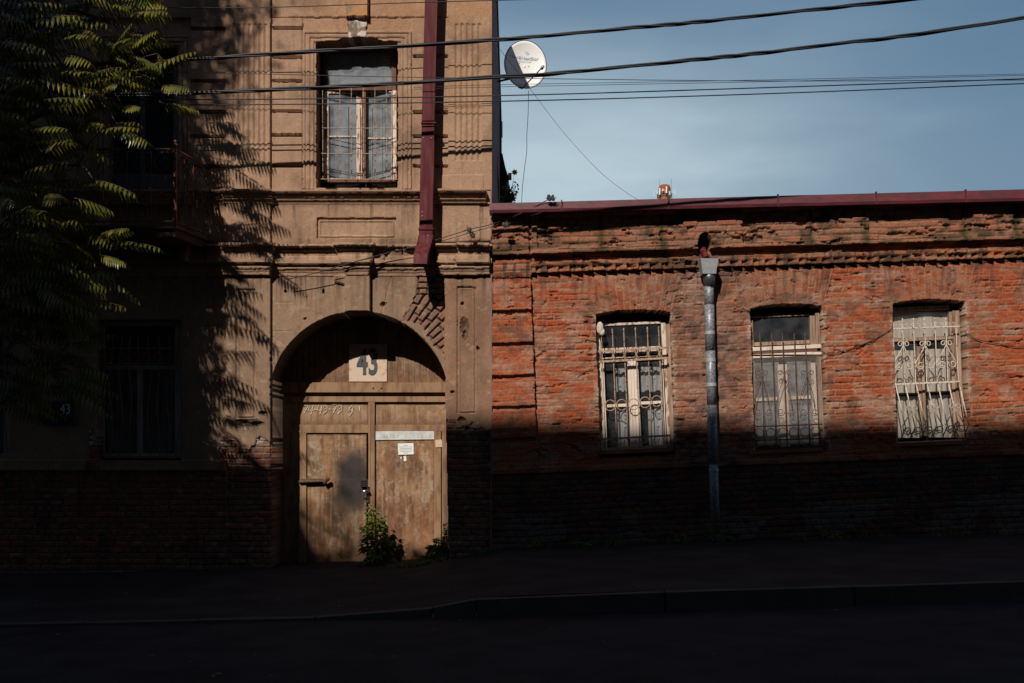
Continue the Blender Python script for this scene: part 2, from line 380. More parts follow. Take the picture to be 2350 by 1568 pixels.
    bc = lerp3((.17, .08, .05), (.28, .075, .035), r3); bc = lerp3((.20, .16, .13), bc, mb3); bc = lerp3(bc, (.05, .035, .03), sstep(.45, .7, mid)*.6)
    C[er] = bc[er]
    wp = er & (v > 985) & (v < 1022) & (u < 620) & (vnoise(U, V, 18, 8, 91, 3) > .46); C[wp] = (.40, .35, .32)
    k = rect(799, 46, 842, 92, U+n1*7, V+n2*7); C[k] = lerp3((.62, .56, .50), (.22, .16, .12), sstep(.4, .6, vnoise(U, V, 16, 14, 15, 3)))[k]
    k = rect(796, -50, 846, 46); C[k] = lerp3((.50, .26, .12), (.30, .2, .13), sstep(.5, .8, mid))[k]
    g2 = vnoise(U, V, 70, 110, 92, 4); C = lerp3(C, (.17, .11, .075), sstep(.52, .72, g2)*.5)
    g3 = vnoise(U, V, 22, 20, 93, 4); C = lerp3(C, (.20, .13, .09), sstep(.60, .74, g3)*.45*(v > 560)); C = lerp3(C, (.46, .34, .25), sstep(.68, .76, vnoise(U, V, 16, 12, 94, 3))*.35)
    dr_ = vnoise(U, V, 6, 110, 95, 3); C = lerp3(C, (.10, .07, .05), sstep(.54, .74, dr_)*(((v > 470) & (v < 562))*np.exp(-np.clip(v-470, 0, 200)/40.)+(v > 634)*np.exp(-np.clip(v-634, 0, 900)/60.)+((v > 40) & (v < 440))*.18)*.8)
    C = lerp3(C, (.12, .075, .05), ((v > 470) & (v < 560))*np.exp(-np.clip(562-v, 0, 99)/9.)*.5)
    C[scar] = C[scar]*.55; C *= .90; C[er] /= .90; C = C*np.array([1.0, .985, .95])
    C[H < -.35] = (.02, .017, .016)
    C[sill] = (.30, .17, .12)
    C *= (.88+.24*fine)[..., None]
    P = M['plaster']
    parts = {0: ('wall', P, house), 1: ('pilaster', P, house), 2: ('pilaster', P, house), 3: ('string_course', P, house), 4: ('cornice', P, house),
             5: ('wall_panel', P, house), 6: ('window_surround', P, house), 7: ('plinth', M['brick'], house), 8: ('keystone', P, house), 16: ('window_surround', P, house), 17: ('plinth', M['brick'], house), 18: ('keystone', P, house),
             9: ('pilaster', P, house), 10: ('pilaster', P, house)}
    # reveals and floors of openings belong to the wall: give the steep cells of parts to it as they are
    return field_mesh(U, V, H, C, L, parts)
hp = build_plaster()
hp[7]['label'] = 'sooty brick plinth under the plaster'
# body of the house behind its front
mb = MB()
xr = X(1129); xl = X(-70)
mb.box(-17, xl, 0.002, 1.0, -1.2, 10.45)                 # front further left
mb.box(xl, xr-.002, 0.02, 1.0, Z(-34), 10.45)            # front above
mb.box(-17, xr-.004, 1.0, 12, -1.2, 10.45)
mb.build('rear_body', M['plain'], house)
mb = MB(); mb.box(xr-.02, xr, -.07, 12, -.5, 10.45); mb.build('side_wall', M['side'], house)
mb = MB(); mb.box(-17.2, xr+.03, -.35, 12.2, 10.45, 10.6)
mb.add([(-17.2,-.35,10.6),(xr+.03,-.35,10.6),(xr+.03,12.2,10.6),(-17.2,12.2,10.6),(-15,6,12.5),(xr-3,6,12.5)], [(0,1,5,4),(2,3,4,5),(1,2,5),(3,0,4)])
mb.build('roof', M['roofred'], house)
mb = MB(); mb.box(xr, xr+.052, 11.5, 12, Z(258)*1.5, 10.4)      # dark edge boards at the far end of the side wall
mb.box(xr, xr+.035, 9.5, 11.5, 1, 10.3); mb.build('edge_board', mat('dark_edge_board', (.035,.022,.024), .8), house)

# ---- upper window with its grille
def lm(fu, fv, su, sv):
    return lambda x, y: (fu+x*su, fv+y*sv)
q7 = lm(697.7, 73.4, .24, .24)
def pb(mb, q, x0, y0, x1, y1, ya, yb, lean=0, rise=0):
    pts = []
    for (x, y) in ((x0,y0),(x1,y0),(x1,y1),(x0,y1)):
        pts.append(q(x+lean*(y-y0), y-rise*(x-x0)))
    mb.prism(pts, ya, yb)
def tl(mb, q, pts, y, r, n=5):
    mb.tube([W(*q(a, b), (y(a, b) if callable(y) else y)) for a, b in pts], r, n)
def curtain(name, q, x0, y0, x1, y1, yd, m, parent, amp=.02, per=22, wav=0, lean=0):
    mbc = MB(); n = 60; rows = 6; vs = []
    for j in range(rows+1):
        for i in range(n+1):
            x = x0+(x1-x0)*i/n; yb = y1+(wav*math.sin(i/n*math.pi*4) if wav else 0); y = y0+(yb-y0)*j/rows
            p = W(*q(x+lean*(y-y0), y), yd); vs.append((p[0], p[1]+amp*math.sin(x/per*6.28+j*.2)+amp*.4*math.sin(x/per*2.9), p[2]))
    mbc.add(vs, [(j*(n+1)+i, j*(n+1)+i+1, (j+1)*(n+1)+i+1, (j+1)*(n+1)+i) for j in range(rows) for i in range(n)])
    return mbc.build(name, m, parent, smooth=True)
YW = .27
mb = MB()
for a in ((190,180,222,1425),(838,180,880,1425)): pb(mb, q7, *a, YW, YW+.08)
pb(mb, q7, 222,180,838,215, YW, YW+.08); pb(mb, q7, 222,512,838,556, YW-.01, YW+.08); pb(mb, q7, 222,1405,838,1435, YW, YW+.08)
pb(mb, q7, 556,556,590,1405, YW+.01, YW+.08)
win_up = mb.build('window', M['darkwood'], house)
win_up['label'] = 'upper window with whitewashed sashes ajar'
def sash(x0, y0, x1, y1, dy0, dy1, w0, w1, cross, mt, nm='sash'):      # hinged sash whose free edge swings inwards
    mbs = MB()
    def yy(x): return YW-.012+dy0+(dy1-dy0)*(x-x0)/(x1-x0)
    def seg(a, b, c, d):
        pts = [(a,b),(c,b),(c,d),(a,d)]
        fr = [W(*q7(x, y), yy(x)) for x, y in pts]; bk = [(p[0], p[1]+.035, p[2]) for p in fr]
        mbs.add(fr+bk, [(3,2,1,0),(4,5,6,7),(0,1,5,4),(1,2,6,5),(2,3,7,6),(3,0,4,7)])
    seg(x0, y0, x0+w0, y1); seg(x1-w1, y0, x1, y1); seg(x0+w0, y0, x1-w1, y0+16); seg(x0+w0, y1-18, x1-w1, y1); seg(x0+w0, cross, x1-w1, cross+13)
    o = mbs.build(nm, mt, win_up)
    g = MB(); pts = [(x0+w0,y0+16),(x1-w1,y0+16),(x1-w1,y1-18),(x0+w0,y1-18)]
    g.add([tuple(np.add(W(*q7(x, y), yy(x)), (0,.02,0))) for x, y in pts], [(3,2,1,0)]); g.build('pane', M['glassd'], win_up)
sash(193, 572, 553, 1420, 0, .10, 40, 52, 993, M['white2'])
sash(592, 560, 880, 1425, .10, 0, 14, 46, 1010, M['white2'])
g = MB(); g.add([W(*q7(x, y), YW+.03) for x, y in ((222,215),(838,215),(838,512),(222,512))], [(3,2,1,0)]); g.build('pane', M['glassd'], win_up)
curtain('curtain', q7, 205, 230, 850, 505, YW+.07, M['curtain'], win_up, .004, 200)
curtain('curtain', q7, 225, 590, 545, 1410, YW+.15, M['curtain'], win_up, .012, 110)
curtain('curtain', q7, 600, 590, 860, 1410, YW+.15, M['curtain'], win_up, .012, 90)
mb = MB(); yg = .10
for x in (180, 345, 455, 570, 680, 790, 885): tl(mb, q7, [(x-2, 535 if 200 < x < 850 else 560), (x+1, 1410)], yg, .0060)
for y, x0 in ((920, 172), (1163, 165), (1408, 160)): tl(mb, q7, [(x0, y), (895, y+3)], yg-.012, .0065)
mb.build('grille', M['iron_cream'], win_up)

# ---- balcony door, balcony
q = lambda x, y: (x, y)
mb = MB()
for a in ((246,112,258,530),(398,112,410,530),(258,112,398,124),(258,205,398,215),(322,215,332,530)): mb.pbox(*a, .20, .27)
mb.pbox(258,400,322,530,.215,.25); mb.pbox(332,400,398,530,.215,.25)
bdoor = mb.build('balcony_door', mat('blue_grey_door_paint', (.13,.15,.17), .6, scale=10), house)
g = MB()
for a in ((258,124,398,205),(258,215,322,400),(332,215,398,400)):
    g.add([W(u_, v_, .24) for u_, v_ in ((a[0],a[1]),(a[2],a[1]),(a[2],a[3]),(a[0],a[3]))], [(3,2,1,0)])
g.build('pane', M['glassdark'], bdoor)
bal = MB()
zc = Z(0); db = 1.0
pR = W(402, 518, -db); pRt = W(402, 343, -db); pL = W(128, 518, -db)
wR = (X(484), 0, pR[2]); wL = (X(146), 0, pR[2])
z0 = pR[2]; zt = pRt[2]
def slab(z_lo, z_hi, grow):
    a = [(wL[0]-grow, -.0), (pL[0]-grow, -db-grow), (pR[0]+grow, -db-grow), (wR[0]+grow, -.0)]
    n = 4; vs = [(x, y, z_lo) for x, y in a]+[(x, y, z_hi) for x, y in a]
    bal.add(vs, [(3,2,1,0),(4,5,6,7)]+[(i, (i+1)%n, n+(i+1)%n, n+i) for i in range(n)])
slab(z0-.16, z0-.05, 0); slab(z0-.05, z0-.01, .05)
balcony = bal.build('balcony', mat('stained_balcony_stone', (.10,.06,.045), .9, scale=8, bump=.5), house)
def rail_panel(A, B, nm, ncell):
    m_ = MB(); A = Vector(A); B = Vector(B); Lh = (B-A).length; d = (B-A).normalized(); Ht = zt-z0
    P = lambda s, h: A+d*s+Vector((0,0,h))
    m_.tube([P(0,Ht), P(Lh,Ht)], .018, 6); m_.tube([P(0,.06), P(Lh,.06)], .011, 5); m_.tube([P(0,.50*Ht), P(Lh,.50*Ht)], .004, 4); m_.tube([P(0,Ht-.04), P(Lh,Ht-.04)], .007, 4)
    cw = Lh/ncell
    for i in range(ncell+1): m_.tube([P(i*cw,.03), P(i*cw,Ht)], .008, 5)
    for i in range(ncell):
        c = (i+.5)*cw; sg = 1 if i % 2 == 0 else -1
        for (cy, r, a0, tu) in ((Ht*.82, cw*.44, 1.6, 1.6), (Ht*.60, cw*.26, -1.5, -1.3), (Ht*.42, cw*.26, 1.5, 1.4), (Ht*.18, cw*.42, -1.6, -1.6)):
            m_.tube([P(c+sg*(x), cy+y) for x, y in spiral(0, 0, r, a0, tu, 22, .12)], .0065, 5)
        m_.tube([P(c-sg*cw*.45, Ht*.72), P(c, Ht*.55), P(c+sg*cw*.35, Ht*.46), P(c+sg*cw*.46, Ht*.36)], .0065, 5)
        m_.tube([P(c+sg*cw*.45, Ht*.66), P(c+sg*.1*cw, Ht*.5), P(c-sg*cw*.3, Ht*.34), P(c-sg*cw*.44, Ht*.2)], .0065, 5)
        m_.sphere(P(c+sg*cw*.46, Ht*.5), .02, 6)
    return m_.build(nm, M['iron_black'], balcony)
rail_panel(pL, pR, 'railing', 5); rail_panel(pR, wR, 'railing', 4); rail_panel(pL, wL, 'railing', 4)
for P_ in (pR, pL):
    m_ = MB(); m_.bar((P_[0], P_[1], z0-.02), (P_[0], P_[1], zt+.02), .045); m_.sphere((P_[0], P_[1], zt+.05), .038, 10); m_.sphere((P_[0], P_[1], zt+.11), .026, 10)
    m_.tube([(P_[0], P_[1], zt), (P_[0], P_[1], zt+.14)], .012, 6)
    m_.build('post', mat('rust_red_iron', (.26,.09,.035), .75, scale=8, c2=(.10,.04,.025)), balcony)
for x in (wL[0]+.35, wR[0]-.45):
    m_ = MB(); m_.prism([(0,0)]*0 or [(1175+(x+.0)*S-10, 548), (1175+x*S+10, 548), (1175+x*S+8, 600), (1175+x*S-8, 600)], -.42, 0); m_.build('bracket', M['iron_black'], balcony)

# ---- ground-floor window at the left, in leaf shade
def lowwin(u0, u1, nb, lab, skip=False):
    mb = MB()
    for a in ((u0,735,u0+12,1052),(u1-14,735,u1,1052),(u0+12,735,u1-14,748),(u0+12,838,u1-14,848),(u0+12,1040,u1-14,1052),((u0+u1)/2-6,848,(u0+u1)/2+6,1040)): mb.pbox(*a, .18, .25)
    w = mb.build('window', mat('grey_white_frame', (.36,.35,.34), .7, scale=8), house); w['label'] = lab
    g = MB(); g.add([W(a, b, .22) for a, b in ((u0+12,748),(u1-14,748),(u1-14,1040),(u0+12,1040))], [(3,2,1,0)]); g.build('pane', M['glassdark'], w)
    curtain('curtain', q, u0+14, 850, u1-16, 1038, .28, M['curtain'], w, .015, 16)
    mb = MB()
    for i in range(nb):
        u_ = u0+8+(u1-u0-16)*i/(nb-1)
        pts = []
        for j in range(13):
            t = j/12; v_ = 770+280*t; pts.append(W(u_+(4*math.sin(t*9+i)), v_, .05-.16*math.sin(max(0, (t-.45)/.55)*math.pi)))
        mb.tube(pts, .008, 5)
    for v_ in (800, 834, 1049): mb.tube([W(u0+2, v_, .04), W(u1-2, v_, .04)], .014, 4)
    for i in range(6):
        mb.tube([W(a, b, .04) for a, b in spiral(u0+26+i*(u1-u0-50)/5, 818, 12, 0, 1.3, 14, .3)], .006, 4)
    mb.build('grille', M['iron_red'], w)
    return w
lowwin(226, 415, 9, 'shaded ground-floor window with red-brown bulging grille')
lowwin(-90, 22, 6, 'partly cropped window at the far left')

# ---- the gate in the arch
YG = .70
def gfield(u0, v0, u1, v1, seed, name, parent, y, soot=None, corrug=0, dirt=1.0, base=(.33,.205,.115)):
    U, V = grid(u0, v0, u1, v1, 1.2)
    st = vnoise(U, V, 9, 120, seed, 4); bl = vnoise(U, V, 30, 40, seed+1, 4); fi = vnoise(U, V, 5, 5, seed+2, 2); b2 = vnoise(U, V, 14, 20, seed+3, 4)
    H = (bl-.5)*.012
    if corrug: H = H+.008*(((U-u0)/corrug) % 1 > .18)
    C = lerp3(base, (.39, .26, .15), sstep(.45, .75, bl)*.6)
    st2 = vnoise(U, V, 3.5, 60, seed+11, 3); C = lerp3(C, (.20, .10, .05), sstep(.45, .75, st2)*.5)
    low = sstep(v0+(v1-v0)*.1, v1, V)
    C = lerp3(C, (.17, .065, .025), sstep(.46, .70, st)*(.35+.65*low)*.85*dirt)
    C = lerp3(C, (.13, .06, .03), sstep(.52, .74, b2)*.45*dirt)
    C = lerp3(C, (.42, .34, .25), sstep(.62, .68, vnoise(U, V, 10, 8, seed+7, 3))*.6*dirt)
    C = lerp3(C, (.10, .042, .018), sstep(.52, .68, vnoise(U, V, 11, 26, seed+8, 5))*.6*dirt)
    C = lerp3(C, (.40, .30, .20), sstep(.60, .68, vnoise(U, V, 12, 60, seed+9, 4))*.6*dirt)
    C = lerp3(C, (.12, .055, .03), low**4*.6)
    mz = vnoise(U, V, 34, 60, seed+12, 5); C = lerp3(C, (.20, .075, .028), sstep(.42, .62, mz)*sstep(.35, .7, st2)*.8*dirt)
    C = lerp3(C, (.36, .16, .06), sstep(.50, .66, vnoise(U, V, 16, 44, seed+13, 5))*.45*dirt)
    edge = np.minimum(np.minimum(U-u0, u1-U), np.minimum(V-v0, v1-V)); C = lerp3(C, (.14, .06, .03), (1-sstep(0, 4, edge+4*(fi-.5)))*.6)
    for (a, b, ra, rb, k) in (soot or []):
        d = np.hypot((U+14*(bl-.5)-a)/ra, (V+14*(b2-.5)-b)/rb); C = lerp3(C, (.045, .034, .03), (1-sstep(.45, 1.2, d))*k)
    C *= (.74+.28*fi)[..., None]
    return field_mesh(U, V, H, C, np.zeros(U.shape, int), {0: (name, M['gatepaint'], parent)}, y)[0]
mb = MB()
gtan = mat('tan_gate_iron', (.285,.17,.092), .6, scale=10, c2=(.15,.07,.035), stretch=(1,1,.3), bump=.1, thr=(.45,.7))
mb.pbox(612,910,1040,923, YG-.045, YG+.06)      # lintel
mb.pbox(612,878,1040,901, YG-.09, YG+.05)       # beam
mb.pbox(845,923,860,1312, YG-.04, YG+.04)       # mullion
mb.pbox(650,975,845,994, YG-.012, YG+.04)       # rails
mb.pbox(860,975,1040,990, YG-.012, YG+.04)
mb.pbox(684,994,703,1312, YG-.010, YG+.04); mb.pbox(640,923,664,1312, YG-.02, YG+.04)
mb.pbox(996,990,1012,1312, YG-.010, YG+.04); mb.pbox(1014,990,1045,1312, YG-.02, YG+.04)
mb.pbox(849,926,850.5,1310, YG-.046, YG-.03)
mb.pbox(612,901,1040,910, YG+.03, YG+.05)
for u_, v_ in ((856,890),(875,890)): mb.sphere(W(u_, v_, YG-.09), .02, 8)
gate = mb.build('gate', gtan, house, bevel=.004); gate['label'] = 'rusty tan iron carriage gate under the arch'
gfield(640, 700, 1040, 880, 40, 'tympanum', gate, YG, corrug=13, base=(.26,.17,.105), dirt=.6)
gfield(650, 923, 845, 975, 41, 'panel', gate, YG+.004, base=(.36,.23,.125), dirt=.35)
gfield(860, 923, 1040, 975, 42, 'panel', gate, YG+.004, base=(.36,.23,.125), dirt=.5)
gfield(664, 990, 688, 1312, 46, 'panel', gate, YG+.01, dirt=.5)
dl = gfield(704, 997, 841, 1310, 43, 'door_leaf', gate, YG+.02, soot=[(812, 1092, 50, 72, 1.0), (815, 1105, 40, 60, .8), (800, 1150, 46, 38, .8)], base=(.32,.215,.12), dirt=.9)
dl['label'] = 'left door leaf with a dark soot smudge around the lock'
dr = gfield(862, 990, 996, 1310, 44, 'door_leaf', gate, YG+.008, soot=[(905, 1060, 26, 40, .35), (950, 1070, 20, 40, .35), (920, 1190, 60, 60, .12)], base=(.34,.195,.105), dirt=1.1)
dr['label'] = 'right leaf streaked with rust'
mb = MB(); mb.pbox(862, 990, 996, 1010, YG-.012, YG+.006, rise=.012)
strip = mb.build('metal_strip', M['bluewhite'], gate); strip['label'] = 'pale strip with worn lettering across the right leaf'
mb = MB(); rnd = random.Random(3)
for u_ in (880, 886, 903, 911, 930, 948, 957, 966, 975, 985):
    mb.tube([W(u_+rnd.uniform(-2,2), 996+rnd.uniform(0,2), YG-.014), W(u_+3, 1000, YG-.014), W(u_+rnd.uniform(-2,3), 1005, YG-.014)], .003, 4)
mb.build('faded_lettering', mat('faded_orange_paint', (.55,.42,.33), .7), strip)
mb = MB()
mb.pbox(827,1101,845,1117, YG-.04, YG+.02); lk = mb.build('lock', M['chrome'], dl, bevel=.003)
mb = MB()
for j in range(3): mb.pbox(829,1103.5+j*4.4,843,1105.5+j*4.4, YG-.046, YG-.041)
mb.build('keyhole_plate', M['black'], dl)
mb = MB(); mb.pbox(842,1117,849,1156, YG-.05, YG+.02); mb.build('lock_plate', mat('black_lock_metal', (.02,.02,.022), .4), dl, bevel=.003)
mb = MB(); mb.tube([W(847,1128,YG-.06), W(846,1128,YG-.11), W(838,1127,YG-.12), W(824,1129,YG-.115)], [.012,.013,.012,.008], 8)
mb.build('handle', M['chrome'], dl, smooth=True)
mb = MB(); mb.sphere(W(845,1151,YG-.055), .011, 8); mb.build('key_cylinder', M['chrome'], dl, smooth=True)
mb = MB(); mb.tube([W(686,1106,YG-.05), W(745,1104,YG-.05)], .022, 8); mb.pbox(690,1099,742,1111, YG-.02, YG+.02)
mb.tube([W(745,1109,YG-.05), W(752,1098,YG-.09)], .03, 8); mb.sphere(W(752,1100,YG-.08), .035, 8); mb.build('bolt', M['iron_rust'], dl)
# chalked numbers on the panel
STROKES = {'7': [[(0,0),(6,0),(2,10)],[(1,5),(5,5)]], '4': [[(1,0),(0,6),(6,6)],[(5,0),(4,11)]], '2': [[(0,2),(3,0),(5,3),(0,10),(6,10)]],
           '9': [[(5,2),(2,0),(0,3),(3,5),(5,2),(5,7),(1,11)]], '-': [[(0,5),(3,5)]], 'd': [[(4,1),(1,4),(1,7),(4,8),(5,2),(5,9),(2,14),(0,11)]], 'i': [[(0,2),(0,8)]], '1': [[(2,0),(2,10)]]}
def chalk(txt, u_, v_, sc, adv, y, parent):
    mb = MB(); x = u_
    for c in txt:
        for st in STROKES.get(c, []):
            mb.tube([W(x+a*sc+b*-.12*sc, v_+b*sc-.02*(x-u_), y) for a, b in st], .0075, 4)
        x += adv*(.6 if c in '-i' else 1)
    return mb.build('chalk_writing', M['chalk'], parent)
chalk('74-49-79 d i', 696, 931, 1.9, 12.8, YG-.003, gate)

# ---- things on the gate
def textmesh(name, body, size, loc, m, parent=None, xs=1.0, off=0.0, ext=.003, rot=None):
    cu = bpy.data.curves.new(name, 'FONT'); cu.body = body; cu.size = size; cu.extrude = ext; cu.offset = off; cu.align_x = 'CENTER'; cu.align_y = 'CENTER'
    t = bpy.data.objects.new(name, cu); col.objects.link(t)
    bpy.context.view_layer.update(); me = bpy.data.meshes.new_from_object(t.evaluated_get(bpy.context.evaluated_depsgraph_get()))
    bpy.data.objects.remove(t)
    mt = rot or (lambda x, y, z: (x*xs, -z, y))
    for v_ in me.vertices:
        p = mt(v_.co.x, v_.co.y, v_.co.z); v_.co = (p[0]+loc[0], p[1]+loc[1], p[2]+loc[2])
    me.materials.clear(); return link_mesh(name, me, m, parent)
ns = empty('number_sign', W(845, 875, YG-.02), 'square cream sign reading 43 above the carriage gate', 'sign')
mb = MB(); mb.pbox(801,790,888,876, YG-.03, YG-.015); mb.build('sign_plate', M['signcream'], ns, bevel=.003)
textmesh('numerals', '43', .58, W(844, 834, YG-.033), M['ink_dark'], ns, xs=.60, off=.016)
nt_ = empty('paper_notice', W(931, 1043, YG-.01), 'white printed notice pasted high on the right gate leaf', 'notice')
mb = MB(); mb.prism([(913,1018),(949,1017),(949.5,1043),(914,1044)], YG-.010, YG-.006); mb.build('sheet', M['paper'], nt_)
mb = MB()
for i, w in enumerate((10, 30, 28, 31, 26, 12)): mb.pbox(931-w/2,1022+i*3.4,931+w/2,1022.8+i*3.4, YG-.0125, YG-.0115)
mb.build('print', M['smallprint'], nt_)
mb = MB(); mb.prism([(999,1010),(1014,1009),(1015,1026),(1000,1027)], YG-.026, YG-.021)
tag(mb.build('paper_sticker', M['signcream']), 'small blank cream sticker on the right gate post', 'sticker')
mb = MB(); mb.prism([(926,1047),(932,1046),(933,1058),(927,1059)], YG-.006, YG-.001); mb.prism([(918,1050),(922,1048),(921,1055)], YG-.006, YG-.001)
tag(mb.build('paper_scrap', M['paper']), 'torn white paper scraps left just below the printed notice', 'paper')
bs = empty('street_plate', W(127, 975, -.03), 'dark blue enamel plate with white 43 in deep shade left of the grilled window', 'sign')
mb = MB(); mb.pbox(88,920,166,976, -.045, -.03); mb.build('sign_plate', M['signblue'], bs)
textmesh('numerals', '43', .22, W(150, 940, -.047), M['ink_white'], bs, xs=.75)
# ================================================================ BRICK HOUSE
bh = empty('brick_house', (4.5, 0, 0), 'low red brick house with three grilled windows and a maroon metal roof edge', 'house')
def PQ(U, V): return U-.038*(V-700), V+(.029+.000016*(V-480))*(U-1128)
def inv(P, Q):
    v = Q
    for _ in range(4):
        u = P+.038*(v-700); v = Q-(.029+.000016*(v-480))*(u-1128)
    return (P+.038*(v-700), v)
WINS = [(1452, 86, 722, 1060), (1803.5, 82.5, 720, 1066), (2131, 83, 720, 1062)]
lerp1 = lambda a, b, t: a*(1-t)+b*t
def build_brick():
    U, V = grid(1129, 436, 2450, 1310, 1.5)
    P, Q = PQ(U, V)
    n1 = vnoise(U, V, 12, 12, 51, 3)-.5; n2 = vnoise(U, V, 12, 12, 52, 3)-.5
    big = vnoise(U, V, 200, 140, 53, 4); mid = vnoise(U, V, 40, 30, 54, 4); fine = vnoise(U, V, 6, 5, 55, 2); er = vnoise(U, V, 70, 22, 56, 4)
    hstreak = vnoise(U, V, 42, 9, 58, 3)
    p = P+n1*3; qv = Q+n2*3
    m1, r1, r1b = bricks(P, Q, 44, 14.2, 60, 2.0, 2.6)
    soft = sstep(.32, .56, er)*(Q > 640)                       # where the joints are smeared over
    H = .015*m1*(1-.75*soft)+.014*(r1-.5)*(1-.3*soft)+.014*(mid-.5)+.010*(fine-.5)+.007*(hstreak-.5)*soft
    brickness = m1*1.0
    # soldier arches
    A = np.zeros(U.shape, bool)
    for (c, h, qt, qb) in WINS:
        flare = h+6+(qt-qv)*.30; a = (qv > 645) & (qv < qt+10) & (np.abs(p-c) < flare); A |= a
        sx = (P-c)/(1+(qt-Q)*.0031)+2000; ma, ra, rab = bricks(Q+20, sx, 74, 13.2, 61, 1.7, 1.6)
        H[a] = (.006+.012*ma*(1-.75*soft)+.010*(ra-.5)+.014*(mid-.5))[a]; brickness[a] = (ma*(.35+.65*sstep(.35,.6,vnoise(U, V, 9, 34, 75, 3))))[a]; r1[a] = ra[a]
    L = np.zeros(U.shape, int)
    # parapet and cornice
    par = qv < 590
    base = .15+.012*m1+.016*(r1-.5)+.02*(mid-.5)
    H[par] = base[par]
    H[qv < 504] += .022
    pan = np.zeros(U.shape, bool)
    for (a, c) in ((1238, 1572), (1706, 1905), (1993, 2231), (2322, 2460)): pan |= (p > a) & (p < c) & (qv > 506) & (qv < 578)
    H[pan] -= .045
    H[(p > 1218) & (p < 1226) & par] -= .06
    m = (qv > 590) & (qv < 606); H[m] = (.035+.01*m1)[m]
    m = (qv >= 606) & (qv < 617); H[m] = (.105+.014*(r1-.5)+.012*n1)[m]
    tooth = (P/26.2) % 1
    m = (qv >= 617) & (qv < 631); H[m] = (.04+.06*np.clip(tooth*1.12, 0, 1)+.006*(hsh(np.floor(P/26.2), 0*P, 3)-.5))[m]
    L[par] = 1; L[Q < 480] = 255; L[(qv >= 590) & (qv < 631)] = 2
    chip = (vnoise(U, V, 30, 12, 57, 3) > .66) & (qv > 500) & (qv < 625); H[chip] -= .035
    # corner quoins
    qz = (p < 1220) & (qv > 631)
    H[qz] = (.03+.008*m1+.012*(mid-.5))[qz]
    edges = [(650, 715), (728, 789), (800, 863), (876, 934), (945, 1008), (1020, 1082)]
    for i, (a, b) in enumerate(edges):
        k = qz & (qv > a) & (qv < b); H[k] = ((.085 if i < 5 else .05)+.014*(mid-.5)+.004*m1+.008*(fine-.5))[k]; L[k] = 3
    k = (p < 1222) & (qv > 595) & (qv < 640); H[k] = (.06+.014*m1)[k]; L[k] = 2
    # base ledge and plinth
    k = (qv > 1077) & (qv < 1090); H[k] = (.075+.012*(r1-.5)+.012*(mid-.5))[k]; L[k] = 4
    k = qv >= 1090; H[k] = (.035+.014*m1+.018*(r1-.5)+.03*(mid-.5))[k]; L[k] = 4
    # lost bricks, cracks
    lost = (vnoise(U, V, 26, 14, 59, 3) > .74) & (qv > 640); H[lost] -= .02
    ck = np.abs(qv-(760+.15*(p-1290)+14*np.floor((p-1290)/30)*.8)) < 1.6; H[ck & (p > 1300) & (p < 1366) & (qv > 735)] -= .02
    hole = np.hypot((U+n1*5-1613)/15, (V+n2*5-563)/24) < 1; H[hole] = -.25
    for (c, h, qt, qb) in WINS:
        x = (p-c)/h; o = (np.abs(x) < 1) & (qv > qt+8*x*x) & (qv < qb); H[o] = -.34; L[o] = 0
        cl = (np.abs(P-c) < h+9) & ~o & (qv > qt+10) & (qv < qb) & (mid > .42); H[cl] += .006; brickness[cl] = 0
    # colour
    bc = lerp3((.43, .118, .042), (.29, .082, .036), r1)
    bc = lerp3(bc, (.42, .19, .12), sstep(.7, 1, r1b)*.6)
    bc = lerp3(bc, (.16, .05, .03), (1-sstep(.0, .18, r1b))*.6)
    mort = lerp3((.38, .23, .145), (.30, .155, .095), mid)
    br = np.clip(lerp1(brickness, .15+.75*brickness, soft*.8)*(.30+.70*sstep(.40, .56, hstreak+.10*(1-soft))), 0, 1)
    C = lerp3(mort, bc, br)
    # redder block on the left and far right, duller by the pipe and parapet
    red = np.exp(-((P-1290)/130)**2)+np.exp(-((P-1990)/90)**2)+np.exp(-((P-2330)/110)**2)
    C = lerp3(C, (.42, .085, .028), np.clip(red, 0, 1)*.55*(qv > 640)*(hstreak > .42))
    C = lerp3(C, (.42, .115, .045), ((p < 1221) & (qv > 640) & (qv < 1010) & (H > .06))*(.45+.3*(hstreak > .45)))
    dull = np.exp(-((P-1625)/95)**2)*(qv > 600)
    C = lerp3(C, (.25, .15, .115), np.clip(dull*.75*sstep(.25, .6, mid+.1), 0, 1))
    C = lerp3(C, (.06, .045, .04), np.clip(dull*sstep(.5, .68, vnoise(U, V, 30, 24, 66, 4))*.7, 0, 1))
    dpar = lerp3(mort*.8, lerp3((.30, .16, .11), (.40, .14, .075), r1), m1*.85)
    C[par] = dpar[par]
    C = lerp3(C, (.055, .045, .03), par*sstep(.55, .72, vnoise(U, V, 40, 30, 67, 4))*.75)
    C = lerp3(C, (.05, .045, .02), ((qv > 562) & (qv < 640))*sstep(.42, .62, vnoise(U, V, 60, 10, 68, 3))*.7)
    for a in (1385, 1522, 1862, 1985, 2210, 2330):     # damp moss streaks under the parapet
        d = np.abs(P-a+8*n1)/(4+np.clip((qv-500)/90, 0, 1)*16); C = lerp3(C, (.045, .045, .015), (d < 1)*(1-d)*(qv > 505)*(qv < 592)*.9)
    C = lerp3(C, (.12, .05, .035), ((qv > 631) & (qv < 700))*sstep(.55, .75, vnoise(U, V, 12, 90, 69, 3))*.6)
    for (c, h, qt, qb) in WINS:
        d = np.abs(np.abs(P-c)-h); k = (d < 12) & (qv > qt+8) & (qv < qb+4)
        C = lerp3(C, (.50, .38, .29), k*sstep(.45, .6, vnoise(U, V, 9, 14, 70, 3))*(1-d/14)*.8)
